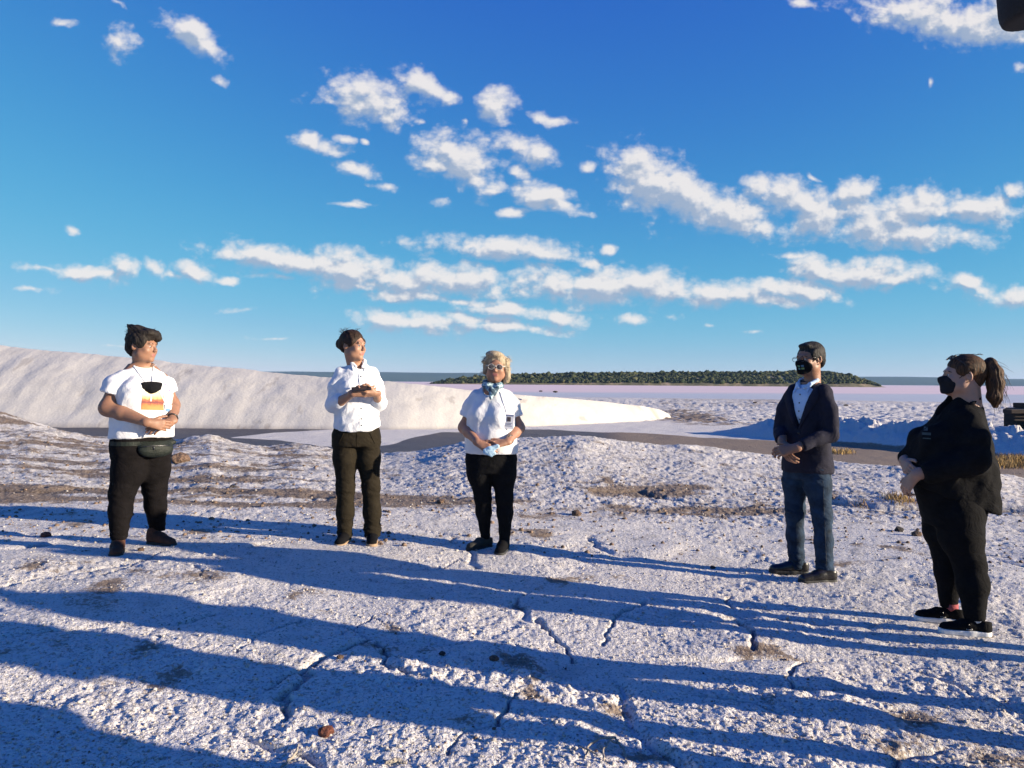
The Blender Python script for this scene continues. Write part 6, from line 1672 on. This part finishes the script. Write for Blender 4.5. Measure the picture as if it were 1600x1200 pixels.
m_, nt, bs = new_mat('soil_crumb'); nt.links.new(n_ramp(nt, n_noise(nt, 40, 3, .6, objco(nt)), [(.35, (.06, .04, .03)), (.65, (.26, .18, .13))]), bs.inputs['Base Color']); bs.inputs['Roughness'].default_value = .9; M_so = m_
def dz(x, y, px, py): return 1.0 if 690 < py < 800 and px > 560 else .35
crumbs('salt_crumbs', 5000, (690, 880), .004, .015, M_cs, 1, dz)
crumbs('salt_grit', 6000, (850, 1215), .003, .012, M_cs, 2)
crumbs('soil_crumbs', 3600, (688, 860), .006, .024, M_so, 3, lambda x, y, px, py: .9 if (px < 620 or 755 < py < 812) else .45)
crumbs('soil_grit', 800, (840, 1215), .002, .009, M_so, 4)

# ------------------------------------------------------------------ dry grass, twigs
M_straw, nt, bs = new_mat('dry_grass'); nt.links.new(n_ramp(nt, n_noise(nt, 9, 3, .6, objco(nt)), [(.3, (.22, .13, .045)), (.7, (.50, .34, .13))]), bs.inputs['Base Color']); bs.inputs['Roughness'].default_value = .9
def grass(px0, px1, py, n, hgt, lab, seed, dpt=.6):
    rg = np.random.default_rng(seed); Vg, Fg = [], []
    for i in range(n):
        px = rg.uniform(px0, px1); X, Y = to_ground(px, py + rg.uniform(-2.5, 2.5)); Y += rg.uniform(0, dpt); X = X * 1.0
        Z = ground_z(X, Y) - .01; a = rg.uniform(0, 6.28); L = hgt * rg.uniform(.5, 1.2); lean = rg.uniform(.15, .7) * L; w = .0035 * Y / 9
        t = V3(math.cos(a), math.sin(a), 0); s = V3(-t[1], t[0], 0) * w; b = V3(X, Y, Z); k = len(Vg)
        m1 = b + t * lean * .35 + V3(0, 0, L * .6); e = b + t * lean + V3(0, 0, L)
        Vg += [b - s, b + s, m1 - s * .8, m1 + s * .8, e]; Fg += [(k, k + 1, k + 3, k + 2), (k + 2, k + 3, k + 4)]
    tag(link('dry_grass', py_mesh('dry_grass', Vg, Fg), M_straw), lab, kind='stuff')
grass(1302, 1342, 709, 260, .13, None, 1); grass(1552, 1660, 731, 1400, .22, None, 2, 1.5); grass(1395, 1435, 783, 240, .10, None, 3, .3); grass(1335, 1365, 786, 60, .06, None, 4, .2)
def twig(pts, rad, lab):
    W_ = []
    for px, py, dzz in pts: X, Y, Z = place(px, py); W_.append(V3(X, Y, Z + dzz))
    f = []
    for i in range(len(W_) - 1):
        for t in np.linspace(0, 1, 5)[:-1]: f.append(W_[i] * (1 - t) + W_[i + 1] * t + V3(*(RNG.normal(0, .0025, 3))))
    f.append(W_[-1]); r_ = [rad * (1 - .5 * abs(2 * i / (len(f) - 1) - 1)) for i in range(len(f))]
    return tag(tubes('twig', [(f, r_)], M_twig, None, 6), lab, 'twig')
M_twig = rockmat('bleached_root', (.20, .16, .12), (.50, .45, .38))
twig([(918, 1196, .0), (926, 1182, .02), (945, 1172, .035), (965, 1166, .03), (978, 1176, .01), (982, 1192, .0)], .006, 'curled bleached root at the bottom edge, right of centre')
twig([(948, 1206, .0), (947, 1186, .02), (955, 1172, .03), (968, 1170, .02)], .005, 'second thinner root crossing the curled one at the bottom edge')
twig([(908, 1178, .0), (925, 1190, .012), (940, 1196, .01)], .004, 'short root end left of the curled root')
twig([(470, 1160, .0), (466, 1175, .012), (455, 1190, .01), (440, 1204, .0)], .006, 'pale dry stalk lying below the red brown stone')
twig([(604, 1196, .004), (622, 1192, .015), (640, 1193, .004)], .009, 'short pale stick on the salt at the bottom edge')
twig([(1190, 887, .0), (1240, 893, .012), (1290, 900, .0)], .003, 'thin dry stem in front of the shoes of the man')

# ------------------------------------------------------------------ far lumps along the shore
for px, py, r_, lab in [(868, 612, 2.6, 'small dark lump on the crest of the salt heap near its thin end'), (845, 611, 1.8, 'tiny dark lump beside it on the crest of the salt heap'), (1180, 629, 2.2, 'tiny dark mound far out on the shore left of the man'), (1322, 633, 2.4, 'tiny dark mound far out on the shore right of the man')]:
    Y = 34.0 if py < 620 else 62.0; X = (px - 800) / 1200 * Y; s_ = r_ / 1200 * Y
    o = link('mound', rock_mesh('mound', int(px), (1.6, 1, .6)), RK_dark); o.location = (X, Y, CZ - (py - .0074 * (px - 800) - 597) / 1200 * Y); o.scale = (s_,) * 3; tag(o, lab, 'mound')

# ------------------------------------------------------------------ the air
hz = bpy.data.meshes.new('haze'); bm = bmesh.new(); bmesh.ops.create_cube(bm, size=1)
for v in bm.verts: v.co = Vector((v.co.x * 18600, v.co.y * 17600 - 700, v.co.z * 88 + 40.5))
bm.to_mesh(hz); bm.free()
M_haze = bpy.data.materials.new('haze_air'); M_haze.use_nodes = True; nt = M_haze.node_tree; nt.nodes.clear()
ho = N(nt, 'ShaderNodeOutputMaterial'); pv = N(nt, 'ShaderNodeVolumePrincipled'); pv.inputs['Color'].default_value = (.42, .66, 1, 1); pv.inputs['Density'].default_value = .00006; pv.inputs['Anisotropy'].default_value = 0.0
nt.links.new(pv.outputs[0], ho.inputs['Volume'])
tag(link('haze', hz, M_haze), kind='stuff')
